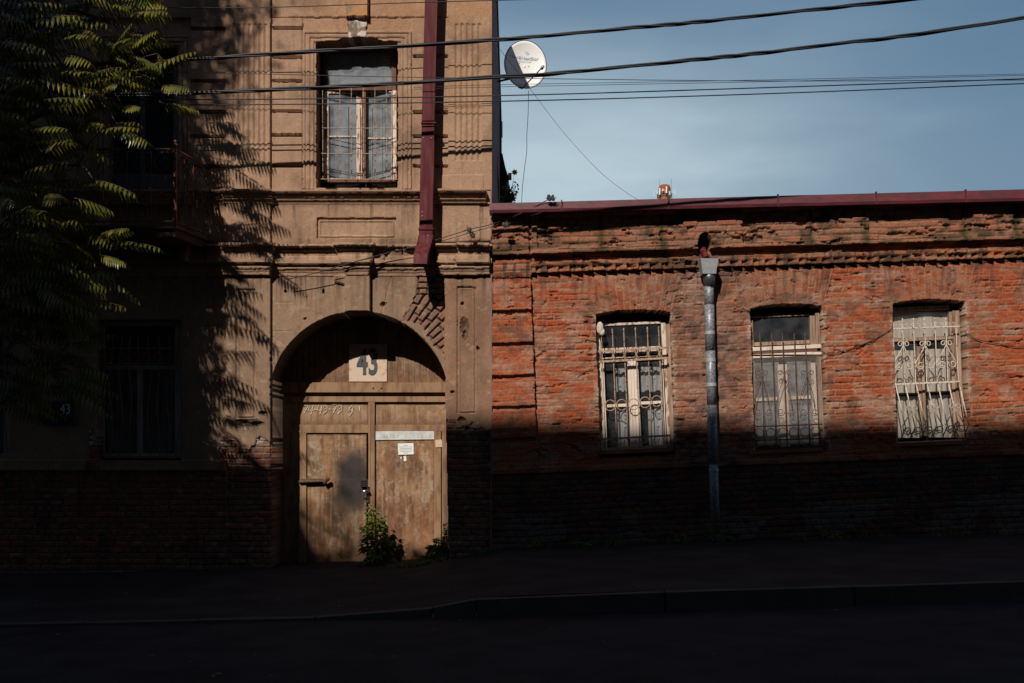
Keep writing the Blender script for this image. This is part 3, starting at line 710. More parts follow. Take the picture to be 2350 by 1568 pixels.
    wp_ = vnoise(U, V, 55, 30, 72, 4); C = lerp3(C, (.44, .30, .22), sstep(.56, .70, wp_)*.45*(qv > 640))
    C = lerp3(C, (.10, .06, .045), sstep(.60, .74, vnoise(U, V, 50, 36, 73, 4))*.55*(qv > 631))
    sp = vnoise(U, V, 10, 120, 74, 3); C = lerp3(C, (.05, .035, .03), ((qv > 606) & (qv < 760))*sstep(.56, .72, sp)*np.exp(-np.clip(qv-620, 0, 300)/55.)*.75)
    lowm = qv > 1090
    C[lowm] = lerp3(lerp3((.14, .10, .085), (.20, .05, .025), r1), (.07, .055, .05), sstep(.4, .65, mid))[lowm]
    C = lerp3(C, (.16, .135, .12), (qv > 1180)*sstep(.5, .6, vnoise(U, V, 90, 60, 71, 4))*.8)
    C[H < -.2] = (.016, .014, .014)
    C *= (.64+.31*fine)[..., None]*np.array([1.0, .95, .93])
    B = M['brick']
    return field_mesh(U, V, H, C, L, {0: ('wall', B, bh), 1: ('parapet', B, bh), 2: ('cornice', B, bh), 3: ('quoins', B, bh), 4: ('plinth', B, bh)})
bp_ = build_brick()
mb = MB(); mb.box(X(1131), X(2450), .36, 9, -1.2, 5.0); mb.box(X(2450), 14, .0, 9, -1.2, 5.3); mb.build('rear_body', M['plainbrick'], bh)
# roof edge: folded maroon sheet in lengths, running up to the right
mb = MB(); rs = random.Random(5)
def rq(u): return (467-(u-1125)*.0264, 489-(u-1125)*.0228)
cuts = [1123, 1290, 1534, 1785, 2010, 2215, 2460]
for i in range(len(cuts)-1):
    a, b = cuts[i], cuts[i+1]+4
    n = 8; vs = []
    for k in range(n+1):
        u = a+(b-a)*k/n; t, d = rq(u); w = rs.uniform(-.6, .6); e = .0025*(i % 2)
        P0 = W(u, t, -.30-e); P1 = W(u, d-7+w*.4, -.345-e); P2 = W(u, d+w*.5, -.335-e)
        vs += [(P0[0], .3, P0[2]+.05), P0, P1, P2, (P2[0], -.10, P2[2]+.012)]
    fs = [(k*5+j, k*5+j+1, (k+1)*5+j+1, (k+1)*5+j) for k in range(n) for j in range(4)]
    mb.add(vs, fs)
edge = mb.build('roof_edge', M['roofred'], bh); m = edge.modifiers.new('thick', 'SOLIDIFY'); m.thickness = .004
for c_u in cuts[1:-1]:
    mb = MB(); t, d = rq(c_u); A0 = W(c_u-2.5, t, -.30); mb.box(A0[0], A0[0]+.018, -.350, -.30, W(c_u, d, -.34)[2]-.004, A0[2]+.014); mb.build('seam_cap', M['roofred'], edge)
mb = MB(); zl = W(1129, 467, -.28)[2]; zr = W(2450, 432, -.28)[2]; xa, xb = X(1131), 14
mb.add([(xa, .25, zl-.0), (xb, .25, zr+.1), (xb, 9, zr+.4), (xa, 9, zl+.3), (xa, .25, 4.6), (xb, .25, 4.6), (xb, 9, 4.6), (xa, 9, 4.6)], [(0,1,2,3),(4,5,1,0),(5,6,2,1),(6,7,3,2),(7,4,0,3)])
mb.build('roof', M['roofred'], bh)
# brick-house window maker -------------------------------------------------
def winmap(fu, fv, s): return lambda x, y: (fu+x*s, fv+y*s)
q1 = winmap(1331, 688.5, .2459); q2 = winmap(1670.8, 679.3, .2459); q3 = winmap(2001.2, 670.1, .2401)
YB = .17
# --- window 1: white frame, lace, speared grille with rings
LN, RS = .042, .045
def bx(mb, q, x0, y0, x1, y1, ya, yb):       # box following the lean and rise of the house
    pts = [(x+LN*(y-y0), y-RS*(x-x0)) for x, y in ((x0,y0),(x1,y0),(x1,y1),(x0,y1))]
    mb.prism([q(a, b) for a, b in pts], ya, yb)
def lace(name, q, x0, y0, x1, y1, yd, parent, wav=10):
    o = curtain(name, q, x0, y0, x1, y1, yd, M['curtain'], parent, .010, 60, wav, LN)
    mbf = MB(); rn = random.Random(int(x0+y0))
    for (fx, fy) in ((.25,.3),(.7,.45),(.35,.75),(.8,.15)):
        cx, cy = x0+(x1-x0)*fx, y0+(y1-y0)*fy
        for k in range(6):
            a = k*math.pi/3; tl(mbf, q, [(cx+LN*(cy-y0)+3*math.cos(a), cy+3*math.sin(a)), (cx+LN*(cy-y0)+11*math.cos(a), cy+11*math.sin(a))], yd-.014, .006, 4)
        tl(mbf, q, [(cx, cy+12), (cx+6, cy+28), (cx-2, cy+44)], yd-.014, .003, 4)
    mbf.build('lace_flower', mat('white_lace', (.62,.62,.60), .9), parent); return o
mb = MB()
bx(mb, q1, 150, 320, 188, 1400, YB-.02, YB+.06); bx(mb, q1, 757, 215, 796, 1400, YB-.02, YB+.06)
bx(mb, q1, 188, 222, 757, 246, YB, YB+.06); bx(mb, q1, 185, 455, 757, 500, YB, YB+.06)
bx(mb, q1, 188, 545, 757, 575, YB-.005, YB+.06); bx(mb, q1, 205, 1385, 790, 1408, YB, YB+.06)
w1 = mb.build('window', M['white2'], bh, bevel=.003); w1['label'] = 'left window with white mullion, lace and a ringed spear grille'
mb = MB(); bx(mb, q1, 798, 225, 838, 1400, YB-.04, YB+.06); mb.build('casing', M['oldwood'], w1, bevel=.003)
mb = MB()
bx(mb, q1, 192, 560, 222, 1395, YB-.02, YB+.03); bx(mb, q1, 438, 545, 545, 1395, YB-.035, YB+.03); bx(mb, q1, 752, 520, 782, 1395, YB-.02, YB+.03)
for x in (462, 490, 518): bx(mb, q1, x, 560, x+7, 1390, YB-.045, YB-.034)
bx(mb, q1, 222, 978, 438, 1006, YB-.01, YB+.03); bx(mb, q1, 560, 950, 765, 978, YB-.01, YB+.03)
bx(mb, q1, 222, 540, 438, 566, YB-.01, YB+.03); bx(mb, q1, 545, 530, 752, 556, YB-.01, YB+.03)
mb.build('sash', M['white'], w1, bevel=.003)
g = MB()
for a in ((200,240,770,460),(215,560,450,1395),(545,560,775,1395)):
    g.add([W(*q1(x+LN*(y-a[1]), y-RS*(x-a[0])), YB+.02) for x, y in ((a[0],a[1]),(a[2],a[1]),(a[2],a[3]),(a[0],a[3]))], [(3,2,1,0)])
g.build('pane', M['glass'], w1)
lace('curtain', q1, 330, 640, 425, 850, YB+.075, w1); lace('curtain', q1, 552, 625, 745, 850, YB+.075, w1)
lace('curtain', q1, 345, 1005, 440, 1390, YB+.075, w1, 4); lace('curtain', q1, 630, 990, 760, 1390, YB+.075, w1, 4)
mb = MB(); yg = .03
xs = [200, 302, 408, 517, 628, 733]
for i, x in enumerate(xs):
    top = 290-i*5 if i else 345
    tl(mb, q1, [(x, top), (x+.040*(1300-top), 1300-(x-200)*.04), (x+.042*(1440-top), 1440-(x-200)*.04)], yg, .0085)
    if i: 
        a = W(*q1(x, top), yg); mb.tube([(a[0], a[1], a[2]-.02), (a[0], a[1], a[2]+.01), (a[0]-.0, a[1], a[2]+.035)], [.008, .015, .001], 6)
for (xa, ya, xb, yb) in ((168,482,806,447),(176,578,814,542),(200,1300,845,1265),(195,1392,848,1360)):
    tl(mb, q1, [(xa,ya),(xb,yb)], yg-.014, .022, 4)
for (cx, cy) in ((282,985),(390,980),(500,973),(608,957),(716,945)):
    tl(mb, q1, [(cx+47*math.cos(t*.3142), cy+50*math.sin(t*.3142)) for t in range(21)], yg, .0075)
for i in range(6):
    x = xs[i]+8
    if i == 0: continue
    for s_ in (-1, 1):
        tl(mb, q1, [(x+s_*24, 490-i*5), (x+s_*6, 512-i*5), (x+s_*6, 530-i*5), (x+s_*24, 556-i*5)], yg, .006)
for i in range(5):
    x = xs[i]+95; 
    for s_ in (-1, 1): tl(mb, q1, [(x+s_*44-20, 1310-i*6), (x+s_*30-20, 1345-i*6), (x-20, 1350-i*6)], yg, .006)
mb.build('grille', M['iron_cream'], w1)
mb = MB(); bx(mb, q1, 165, 1408, 850, 1445, -.045, .30); mb.build('sill', M['plainbrick'], w1)
# --- window 2: boarded transom, insect screen, rusty grille
mb = MB()
bx(mb, q2, 205, 230, 232, 1420, YB-.01, YB+.06); bx(mb, q2, 762, 185, 815, 520, YB-.02, YB+.06); bx(mb, q2, 815, 160, 850, 1400, YB-.05, YB+.04)
bx(mb, q2, 232, 190, 762, 205, YB, YB+.06); bx(mb, q2, 232, 435, 770, 470, YB, YB+.06)
w2 = mb.build('window', M['oldwood'], bh, bevel=.003); w2['label'] = 'middle window with white boards and a wire screen behind rusty bars'
mb = MB(); bx(mb, q2, 207, 480, 870, 515, YB-.06, YB-.01); bx(mb, q2, 207, 548, 872, 582, YB-.06, YB-.01); mb.build('white_board', M['white'], w2)
mb = MB(); bx(mb, q2, 207, 515, 872, 548, YB-.05, YB-.01); mb.build('dark_board', M['darkwood'], w2)
mb = MB()
bx(mb, q2, 214, 640, 245, 1410, YB, YB+.04); bx(mb, q2, 462, 640, 520, 1410, YB-.01, YB+.04); bx(mb, q2, 528, 640, 550, 1410, YB-.01, YB+.04); bx(mb, q2, 770, 625, 838, 1400, YB, YB+.04)
bx(mb, q2, 245, 955, 462, 985, YB, YB+.04); bx(mb, q2, 550, 940, 770, 968, YB, YB+.04); bx(mb, q2, 245, 1360, 462, 1400, YB, YB+.04); bx(mb, q2, 550, 1350, 770, 1385, YB, YB+.04)
mb.build('sash', M['white'], w2)
g = MB()
for a in ((240,585,470,1400),(545,585,775,1400)):
    g.add([W(*q2(x+LN*(y-a[1]), y-RS*(x-a[0])), YB+.025) for x, y in ((a[0],a[1]),(a[2],a[1]),(a[2],a[3]),(a[0],a[3]))], [(3,2,1,0)])
g.build('pane', M['glassd'], w2)
g = MB(); a = (230,205,765,440); g.add([W(*q2(x+LN*(y-a[1]), y-RS*(x-a[0])), YB+.025) for x, y in ((a[0],a[1]),(a[2],a[1]),(a[2],a[3]),(a[0],a[3]))], [(3,2,1,0)]); g.build('transom_pane', M['glassdark'], w2)
curtain('curtain', q2, 300, 600, 455, 850, YB+.08, M['curtain'], w2, .012, 50, 14, LN)
curtain('curtain', q2, 560, 600, 770, 850, YB+.08, M['curtain'], w2, .012, 50, -14, LN)
curtain('curtain', q2, 255, 1020, 470, 1395, YB+.08, M['curtain'], w2, .012, 50, 8, LN)
curtain('curtain', q2, 565, 1020, 790, 1395, YB+.08, M['curtain'], w2, .012, 50, 8, LN)
mb = MB()
def strip(mb, a, b, w, y, vert):
    A_ = W(*q2(*a), y); B_ = W(*q2(*b), y); h = w/2
    o = (h, 0, 0) if vert else (0, 0, h)
    mb.add([(A_[0]-o[0],A_[1],A_[2]-o[2]), (A_[0]+o[0],A_[1],A_[2]+o[2]), (B_[0]+o[0],B_[1],B_[2]+o[2]), (B_[0]-o[0],B_[1],B_[2]-o[2])], [(0,1,2,3)])
for i in range(59):
    x = 208+i*11; strip(mb, (x, 575-.03*(x-208)), (x+LN*870, 1452-.04*(x-208)), .0028, .085, True)
for j in range(79):
    y = 585+j*11; strip(mb, (208+LN*(y-580), y), (868+LN*(y-580), y-.04*660), .0028, .087, False)
mb.build('insect_screen', mat('wire_screen', (.34,.29,.25), .7, scale=6, var=.4), w2)
mb = MB(); yg = .02
for i, x in enumerate([205, 296, 405, 507, 616, 717, 815]):
    top = 345 if 0 < i < 6 else 560
    tl(mb, q2, [(x, top), (x+LN*(1440-top), 1440-i*5)], yg, .0085)
tl(mb, q2, [(210,1222),(880,1198)], yg-.014, .017, 4); tl(mb, q2, [(212,1352),(885,1330)], yg-.014, .015, 4); tl(mb, q2, [(207,520),(872,518)], yg+.03, .010, 4)
for (cx, cy) in ((290,1282),(400,1279),(507,1276),(615,1272),(718,1270),(822,1266)):
    tl(mb, q2, [(cx+42*math.cos(t*.3142), cy+44*math.sin(t*.3142)) for t in range(21)], yg, .0065)
for cx in (312, 525, 738):
    for s_ in (-1, 1):
        tl(mb, q2, [(cx, 745)]+spiral(cx+s_*38, 718, 26, math.pi if s_ > 0 else 0, s_*1.3, 14, .35), yg, .006)
        tl(mb, q2, [(cx+s_*3, 750), (cx+s_*28, 830), (cx+s_*55, 920), (cx+s_*78, 1040)], yg, .006)
        tl(mb, q2, spiral(cx+s_*52+18, 1085, 38, (math.pi if s_ > 0 else 0), -s_*1.35, 18, .35), yg, .006)
mb.build('grille', M['iron_rust'], w2)
mb = MB(); bx(mb, q2, 205, 1445, 890, 1480, -.045, .30); mb.build('sill', M['plainbrick'], w2)
# --- window 3: cream curtains behind a belly grille with scrolls
mb = MB()
bx(mb, q3, 770, 180, 835, 1400, YB-.03, YB+.06); bx(mb, q3, 735, 190, 770, 470, YB, YB+.06); bx(mb, q3, 200, 150, 740, 190, YB, YB+.06)
bx(mb, q3, 203, 445, 790, 478, YB-.02, YB+.06); bx(mb, q3, 430, 520, 455, 1380, YB-.01, YB+.05); bx(mb, q3, 465, 520, 492, 1380, YB-.02, YB+.05); bx(mb, q3, 750, 490, 780, 1390, YB-.01, YB+.05)
bx(mb, q3, 232, 972, 445, 985, YB, YB+.05); bx(mb, q3, 520, 955, 770, 968, YB, YB+.05)
w3 = mb.build('window', M['oldwood'], bh, bevel=.003); w3['label'] = 'right window with cream curtains behind a bulging scrolled grille'
g = MB()
for a in ((203,180,745,445),(210,500,430,1390),(492,490,770,1390)):
    g.add([W(*q3(x+LN*(y-a[1]), y-RS*(x-a[0])), YB+.03) for x, y in ((a[0],a[1]),(a[2],a[1]),(a[2],a[3]),(a[0],a[3]))], [(3,2,1,0)])
g.build('pane', M['glass'], w3)
curtain('curtain', q3, 203, 190, 745, 440, YB+.09, M['curtain2'], w3, .004, 200)
curtain('curtain', q3, 212, 560, 445, 965, YB+.09, M['curtain2'], w3, .012, 60, 0, LN)
curtain('curtain', q3, 505, 545, 760, 955, YB+.09, M['curtain2'], w3, .012, 60, 0, LN)
curtain('curtain', q3, 232, 1000, 460, 1395, YB+.09, M['curtain2'], w3, .012, 60, 0, LN)
curtain('curtain', q3, 525, 985, 790, 1390, YB+.09, M['curtain2'], w3, .012, 60, 0, LN)
def belly(x, y):
    if y < 870: return .03
    t = min(1, (y-870)/430.); return .03-.30*t if y < 1300 else -.27+.27*min(1, ((y-1300)/130.))**1.5
mb = MB()
xs = [200, 290, 395, 500, 600, 703, 803]
for i, x in enumerate(xs):
    top = 270 if 0 < i < 6 else 345
    pts = [(x, top), (x+.04*(600-top), 600), (x+22, 868-i*5)]
    for j in range(1, 12):
        y = 868+j*48; pts.append((x+22+ (j*11 if y < 1300 else 100-(y-1300)*.45), y-i*5))
    tl(mb, q3, pts, lambda a, b: belly(a, b), .0095)
    if 0 < i < 6:
        a = W(*q3(x, top), .03); mb.tube([(a[0], a[1], a[2]-.02), (a[0], a[1], a[2]+.008), (a[0], a[1], a[2]+.035)], [.008, .016, .001], 6)
tl(mb, q3, [(195,352),(835,328)], .018, .013, 4); tl(mb, q3, [(216,884),(840,856)], .015, .018, 4); tl(mb, q3, [(240,1440),(905,1410)], .03, .012, 4)
for i in range(11):
    tl(mb, q3, spiral(222+i*56, 322-i*1.8, 17, math.pi, .8, 10, .6), .03, .005, 4)
for cx, cy, dx in ((300,512,0),(508,508,0),(711,503,0)):
    for s_ in (-1, 1):
        tl(mb, q3, [(cx, cy)]+spiral(cx+s_*30, cy-12, 27, math.pi if s_ > 0 else 0, s_*1.15, 14, .4), .025, .008)
        tl(mb, q3, [(cx+s_*2, cy), (cx+s_*28, cy+60), (cx+s_*60, cy+110), (cx+s_*96, cy+180)], .025, .008)
for i in range(6):
    tl(mb, q3, [(218+i*103+78*0, 690-i*4)]+spiral(258+i*103, 712-i*5, 38, math.pi, -1.4 if i % 2 == 0 else -1.2, 18, .35), .025, .008)
for cx, cy in ((380,1125),(585,1112),(793,1105)):
    for s_ in (-1, 1):
        tl(mb, q3, [(cx, cy)]+spiral(cx+s_*32, cy-10, 28, math.pi if s_ > 0 else 0, s_*1.15, 14, .4), -.155, .008)
        tl(mb, q3, [(cx+s_*2, cy), (cx+s_*30, cy+60), (cx+s_*60, cy+110), (cx+s_*92, cy+170)], lambda a, b: belly(a, b)-.01, .008)
for i in range(6):
    tl(mb, q3, spiral(338+i*103, 1325-i*5, 42, math.pi*1.2, -1.4, 18, .35), -.27, .009)
mb.build('grille', M['iron_white'], w3)
mb = MB(); bx(mb, q3, 200, 1448, 890, 1485, -.045, .30); mb.build('sill', M['plainbrick'], w3)
mb = MB(); mb.sphere(W(1377, 753, .02), .078, 9, (.72,.6,1.25)); mb.sphere(W(1381, 762, .02), .06, 9, (.8,.6,1.0)); tag(mb.build('cloth_bundle', M['white']), 'small off-white bundle stuffed at the top left of the left brick-wall window', 'bundle')
# ================================================================ DOWNPIPES
mp = empty('square_downpipe', (X(985), 0, Z(600)), 'maroon square downpipe running down the plaster front', 'downpipe')
mb = MB(); yp = -.33; sec = [(-40, 990.5), (140, 988), (330, 981.5), (331, 980), (560, 976)]
def pipeseg(mb, pts, w, dep):
    vs = []
    for (v_, u_) in pts:
        a = W(u_-w/2, v_, yp); b = W(u_+w/2, v_, yp); vs += [a, b, (b[0], yp+dep, b[2]), (a[0], yp+dep, a[2])]
    fs = []
    for i in range(len(pts)-1):
        for k in range(4): fs.append((i*4+k, i*4+(k+1)%4, (i+1)*4+(k+1)%4, (i+1)*4+k))
    fs += [(3,2,1,0), tuple(range(len(vs)-4, len(vs)))]; mb.add(vs, fs)
pipeseg(mb, [(-60, 991), (330, 981)], 29, .14); mb.build('upper_length', M['maroon'], mp, bevel=.004)
mb = MB(); yp = -.335; pipeseg(mb, [(322, 981.3), (545, 977)], 31, .15); mb.build('lower_length', M['maroon'], mp, bevel=.004)
mb = MB()
a = [W(962, 540, -.33), W(992, 540, -.33), W(992, 555, -.33), W(962, 555, -.33)]
ring = lambda u0, u1, v_, ya, yb: [W(u0, v_, ya), W(u1, v_, ya), (W(u1, v_, ya)[0], yb, W(u1, v_, ya)[2]), (W(u0, v_, ya)[0], yb, W(u0, v_, ya)[2])]
rs_ = [ring(961, 993, 540, -.34, -.18), ring(958, 990, 556, -.36, -.20), ring(950, 981, 584, -.56, -.38), ring(949, 979, 606, -.60, -.44)]
vs = sum(rs_, []); fs = [(i*4+k, i*4+(k+1)%4, (i+1)*4+(k+1)%4, (i+1)*4+k) for i in range(3) for k in range(4)]
mb.add(vs, fs); o = mb.build('outlet_elbow', M['maroon'], mp); m = o.modifiers.new('t', 'SOLIDIFY'); m.thickness = .006
for v_ in (281, 525):
    mb = MB(); u_ = 983 if v_ < 300 else 977
    a = W(u_-17, v_, -.35); b = W(u_+17, v_+2, -.35); mb.box(a[0], b[0], -.35, -.33, a[2]-.012, a[2]+.008); mb.box(a[0], a[0]+.01, -.33, .02, a[2]-.012, a[2]+.008); mb.box(b[0]-.01, b[0], -.33, .02, a[2]-.012, a[2]+.008)
    mb.build('bracket', M['maroon'], mp)
mb = MB()
for u_, v_ in ((972,316),(990,317),(969,487),(969,496),(982,541),(955,582)): mb.sphere(W(u_, v_, -.345), .008, 6)
mb.build('rivet', M['galv_bright'], mp)
gp = empty('round_downpipe', (X(1640), 0, Z(1190)), 'dented galvanised round downpipe with a hopper between the left and middle brick-wall windows', 'downpipe')
mb = MB(); yq = -.20
path = [(1627, 655), (1627.5, 700), (1630, 800), (1633.5, 930), (1637, 1060), (1641, 1187)]
sg = [(0, 1), (1, 2), (2, 3), (3, 4), (4, 5)]
for k, (i, j) in enumerate(sg):
    mb = MB(); (ua, va), (ub, vb) = path[i], path[j]
    pts = [W(ua+(ub-ua)*t, va+(vb-va)*t+(5 if t == 1 else 0), yq) for t in (0, .5, 1)]
    mb.tube(pts, [.071+.003*(k % 2)]*3, 20); o = mb.build('pipe_length', M['galv'], gp, smooth=False); o.data.shade_smooth()
for v_, u_ in ((764, 1629), (827, 1631), (883, 1632.5), (946, 1634.5), (1078, 1638)):
    mb = MB(); p0 = W(u_, v_-4, yq); p1 = W(u_, v_+4, yq); mb.tube([p0, p1], .0765, 20); mb.box(p0[0]-.01, p0[0]+.01, -.14, .02, p1[2]+.02, p0[2]-.02); mb.build('strap', M['galv_bright'], gp)
mb = MB(); rings = []
for (v_, hw, dp) in ((593, 19.5, .14), (628, 14.5, .10)): 
    a = W(1628-hw, v_, yq-dp); b = W(1628+hw, v_, yq-dp); rings += [a, b, (b[0], yq+.10, b[2]), (a[0], yq+.10, a[2])]
mb.add(rings, [(k, (k+1)%4, 4+(k+1)%4, 4+k) for k in range(4)]); o = mb.build('hopper', M['galv_bright'], gp); m = o.modifiers.new('t', 'SOLIDIFY'); m.thickness = .006
mb = MB(); mb.tube([W(1627.5, 627, yq), W(1627.5, 640, yq), W(1627.5, 663, yq)], [.10, .095, .068], 16); mb.build('hopper_cone', mat('dark_zinc', (.10,.105,.12), .4, metal=.6, scale=25, c2=(.3,.3,.3), thr=(.6,.7)), gp, smooth=True)
mb = MB(); mb.tube([W(1612, 566, .2), W(1614, 578, -.05), W(1622, 594, -.2)], .05, 12); mb.build('spout', M['maroon'], gp)
# ================================================================ SATELLITE DISH
dy = 5.5; dc = Vector(W(1206, 148, dy)); drx, drz = .455, .535
ds = empty('satellite_dish', tuple(dc), 'white oval satellite dish on the side of the plaster house', 'satellite dish')
# dish frame: nearly facing the street, turned a little to the right and up
n_ = Vector((.25, -1, .12)).normalized(); ex = Vector((1, .25, 0)).normalized(); ez = n_.cross(ex)*-1
if ez.z < 0: ez = -ez
tl_ = R(-12); ax = ex*math.cos(tl_)+ez*math.sin(tl_); az = -ex*math.sin(tl_)+ez*math.cos(tl_)
def DP(a, b, c): return dc+ax*a+az*b+n_*c
mb = MB(); vs = []; nr, na = 10, 48
for i in range(nr+1):
    r = i/nr
    for k in range(na):
        t = 2*math.pi*k/na; vs.append(DP(drx*r*math.cos(t), drz*r*math.sin(t), .09*r*r-.09))
mb.add(vs, [(i*na+k, i*na+(k+1)%na, (i+1)*na+(k+1)%na, (i+1)*na+k) for i in range(nr) for k in range(na)])
o = mb.build('reflector', M['dish'], ds, smooth=True); m = o.modifiers.new('t', 'SOLIDIFY'); m.thickness = .004
mb = MB(); mb.tube([DP(drx*math.cos(2*math.pi*k/na), drz*math.sin(2*math.pi*k/na), .0) for k in range(na+1)], .009, 5); mb.build('rim', M['dishrim'], ds)
mb = MB(); f0 = DP(.02, -drz-.03, .02); f1 = DP(.30, -.17, .38)
mb.tube([f0, f1], .013, 6); mb.tube([f0, DP(-.05, -drz+.02, -.06)], .012, 6); mb.build('feed_arm', M['dishrim'], ds)
mb = MB(); mb.tube([f1-n_*.05, f1+n_*.03], .033, 12); mb.sphere(f1-n_*.05, .036, 8); mb.build('receiver', M['galv_bright'], ds, smooth=True)
mb = MB(); mb.tube([DP(0, -.1, -.09), DP(-.10, -.15, -.35), Vector((X(1129), dy+.3, dc.z-.25))], .022, 6); mb.build('wall_arm', M['dishrim'], ds)
mb = MB()
for a, b in ((-.12, .03), (.09, .02)): mb.sphere(DP(a, b, -.078), .010, 6)
mb.build('bolt', M['iron_rust'], ds)
rt = lambda x, y, z: tuple(ex*x+ez*y+n_*(z+.008+.09*((x/drx)**2+((y+.20)/drz)**2)))
textmesh('printed_name', 'Next&NextStar', .098, tuple(dc+ex*-.02+ez*.17-n_*.09), M['ink_blue'], ds, ext=.0006, off=.0005, rot=rt)
textmesh('printed_line', 'SATELLITE SYSTEMS', .034, tuple(dc+ex*.0+ez*.10-n_*.09), M['ink_blue'], ds, ext=.0006, rot=rt)
mb = MB(); mb.tube([DP(.0+.042*math.cos(t*.35), .305+.042*math.sin(t*.35), -.055) for t in range(19)], .003, 4)
mb.tube([DP(-.025, .29, -.055), DP(.025, .32, -.055)], .003, 4); mb.tube([DP(-.02, .325, -.055), DP(.02, .285, -.055)], .003, 4); mb.build('printed_emblem', M['ink_blue'], ds)
# ================================================================ CABLES
def curve_pts(pts, y, n=14):
    """smooth line through pixel points lying on plane y (y may be a (left, right) pair)"""
    P = []
    for u, v in pts:
        yy = y if not isinstance(y, tuple) else y[0]+(y[1]-y[0])*(u-pts[0][0])/(pts[-1][0]-pts[0][0])
        P.append(Vector(W(u, v, yy)))
    out = []
    for i in range(len(P)-1):
        p0 = P[max(i-1, 0)]; p1 = P[i]; p2 = P[i+1]; p3 = P[min(i+2, len(P)-1)]
        for k in range(n):
            t = k/n; out.append(.5*((2*p1)+(-p0+p2)*t+(2*p0-5*p1+4*p2-p3)*t*t+(-p0+3*p1-3*p2+p3)*t**3))
    out.append(P[-1]); return out
def wire(name, pts, y, r, label, cat='cable', group=None, m='wire', n=14):
    mb = MB(); mb.tube(curve_pts(pts, y, n), r, 6); return tag(mb.build(name, M[m], None, smooth=True), label, cat, group)
def twisted(name, pts, y, label, r=.0140, hr=.0150, pitch=2.3, strands=3):
    base = curve_pts(pts, y, 40); L_ = 0; root = empty(name, tuple(base[0]), label, 'cable', 'overhead cables')
    lens = [0]
    for a, b in zip(base, base[1:]): lens.append(lens[-1]+(b-a).length)
    for s_ in range(strands):
        P = []
        for p, l in zip(base, lens):
            a = 2*math.pi*(l/pitch+.22*math.sin(l*.9+base[0].z)+.08*math.sin(l*2.7))+s_*2*math.pi/strands; h = hr*(1+.25*math.sin(l*2.3+s_))
            P.append(p+Vector((0, math.cos(a), math.sin(a)))*h)
        mb = MB(); mb.tube(P, r, 7); mb.build('strand', M['wire'], root, smooth=True)
twisted('twisted_cable', [(-700,205),(-300,172),(330,143),(459,135),(725,118),(914,107),(1131,92),(1261,82),(1421,67),(1580,53),(1740,36),(1899,19),(2058,2),(2300,-26),(2700,-80)], -1.34, 'thick twisted black cable, upper of the two across the sky')
twisted('twisted_cable', [(-700,262),(-300,240),(250,220),(459,213),(725,202),(914,192),(1131,178),(1261,170),(1421,155),(1580,139),(1740,123),(1899,103),(2058,85),(2218,62),(2350,41),(2800,-40)], -1.98, 'thick twisted black cable passing below the dish centre and rising to the right')
G = 'overhead cables'
wire('overhead_wire', [(-500,228),(459,229),(1131,220),(1740,202),(2350,181),(2900,160)], -.62, .0085, 'single black wire just above the lowest one', group=G)
wire('overhead_wire', [(-500,240),(459,241),(1131,233),(1740,216),(2350,192),(2900,170)], -.62, .0085, 'lowest single black wire crossing the whole facade', group=G)
wire('overhead_wire', [(-500,166),(330,166),(910,177),(1256,181),(1740,186),(2350,184),(2900,180)], -.50, .0050, 'thin dark wire crossing the upper window pane and sagging below the dish', group=G)
wire('overhead_wire', [(950,201),(1131,195),(1740,184),(2350,170),(2900,157)], -.30, .0036, 'hair-thin wire, upper one of the pair crossing the dish foot', group=G)
wire('overhead_wire', [(950,205),(1131,200),(1740,188),(2350,173),(2900,160)], -.30, .0036, 'hair-thin wire, lower one of the pair crossing the dish foot', group=G)
wire('overhead_wire', [(-400,18),(459,18),(623,17),(992,5),(1300,-3)], -.80, .0065, 'thin wire along the very top of the plaster house', group=G)
wire('hanging_wire', [(1213,208),(1212,260),(1209,310),(1209,345),(1204,385),(1199,430),(1197,470)], 5.2, .0055, 'thin wire hanging from the dish foot to the roof edge', m='cordw')
wire('hanging_wire', [(1133,95),(1175,150),(1230,222),(1290,300),(1370,388),(1430,437),(1470,462)], 4.5, .0036, 'thin slanting wire running from the house corner behind the dish down to the roof', m='cordw')
wire('facade_wire', [(656,642),(720,628),(779,611),(869,586),(951,566),(1004,550),(1074,528),(1131,514),(1200,488),(1262,456)], (-.18,-.34), .0065, 'thin wire climbing from the arch cornice past the downpipe to the roof knot', group='wires on the facades', m='cordw')
wire('facade_wire', [(951,570),(1040,546),(1080,534),(1131,520),(1160,508),(1230,492),(1282,470)], (-.22,-.34), .005, 'second thin wire just below the one ending at the roof knot', group='wires on the facades', m='cordw')
wire('facade_wire', [(1886,806),(1905,813),(1950,801),(2000,782),(2050,752)], -.028, .0060, 'sagging wire between the middle and right brick-wall windows', group='wires on the facades', m='cordw')
wire('facade_wire', [(2214,762),(2240,778),(2290,789),(2350,797),(2480,790)], -.028, .0060, 'wire running right from the rightmost window along the brick', group='wires on the facades', m='cordw')
def knot(u, v, y, r, seed, label):
    mb = MB(); rn = random.Random(seed)
    for i in range(16):
        c = Vector(W(u+rn.uniform(-r, r)*1.0, v+rn.uniform(-r, r)*.7, y)); mb.sphere(c, rn.uniform(.012, .03), 5, (1, .7, rn.uniform(.6, 1.5)))
    for i in range(8):
        a = rn.uniform(0, 6.3); c = Vector(W(u, v, y)); mb.tube([c, c+Vector((math.cos(a)*.08, rn.uniform(-.03, .03), math.sin(a)*.07))], .004, 4)
    tag(mb.build('wire_knot', M['cordw']), label, 'wire knot')
knot(1265, 455, -.40, 7, 1, 'dark tangled knot of wire standing above the maroon roof edge')
knot(1076, 528, -.42, 3, 2, 'small upper knot on the wires in front of the plaster corner')
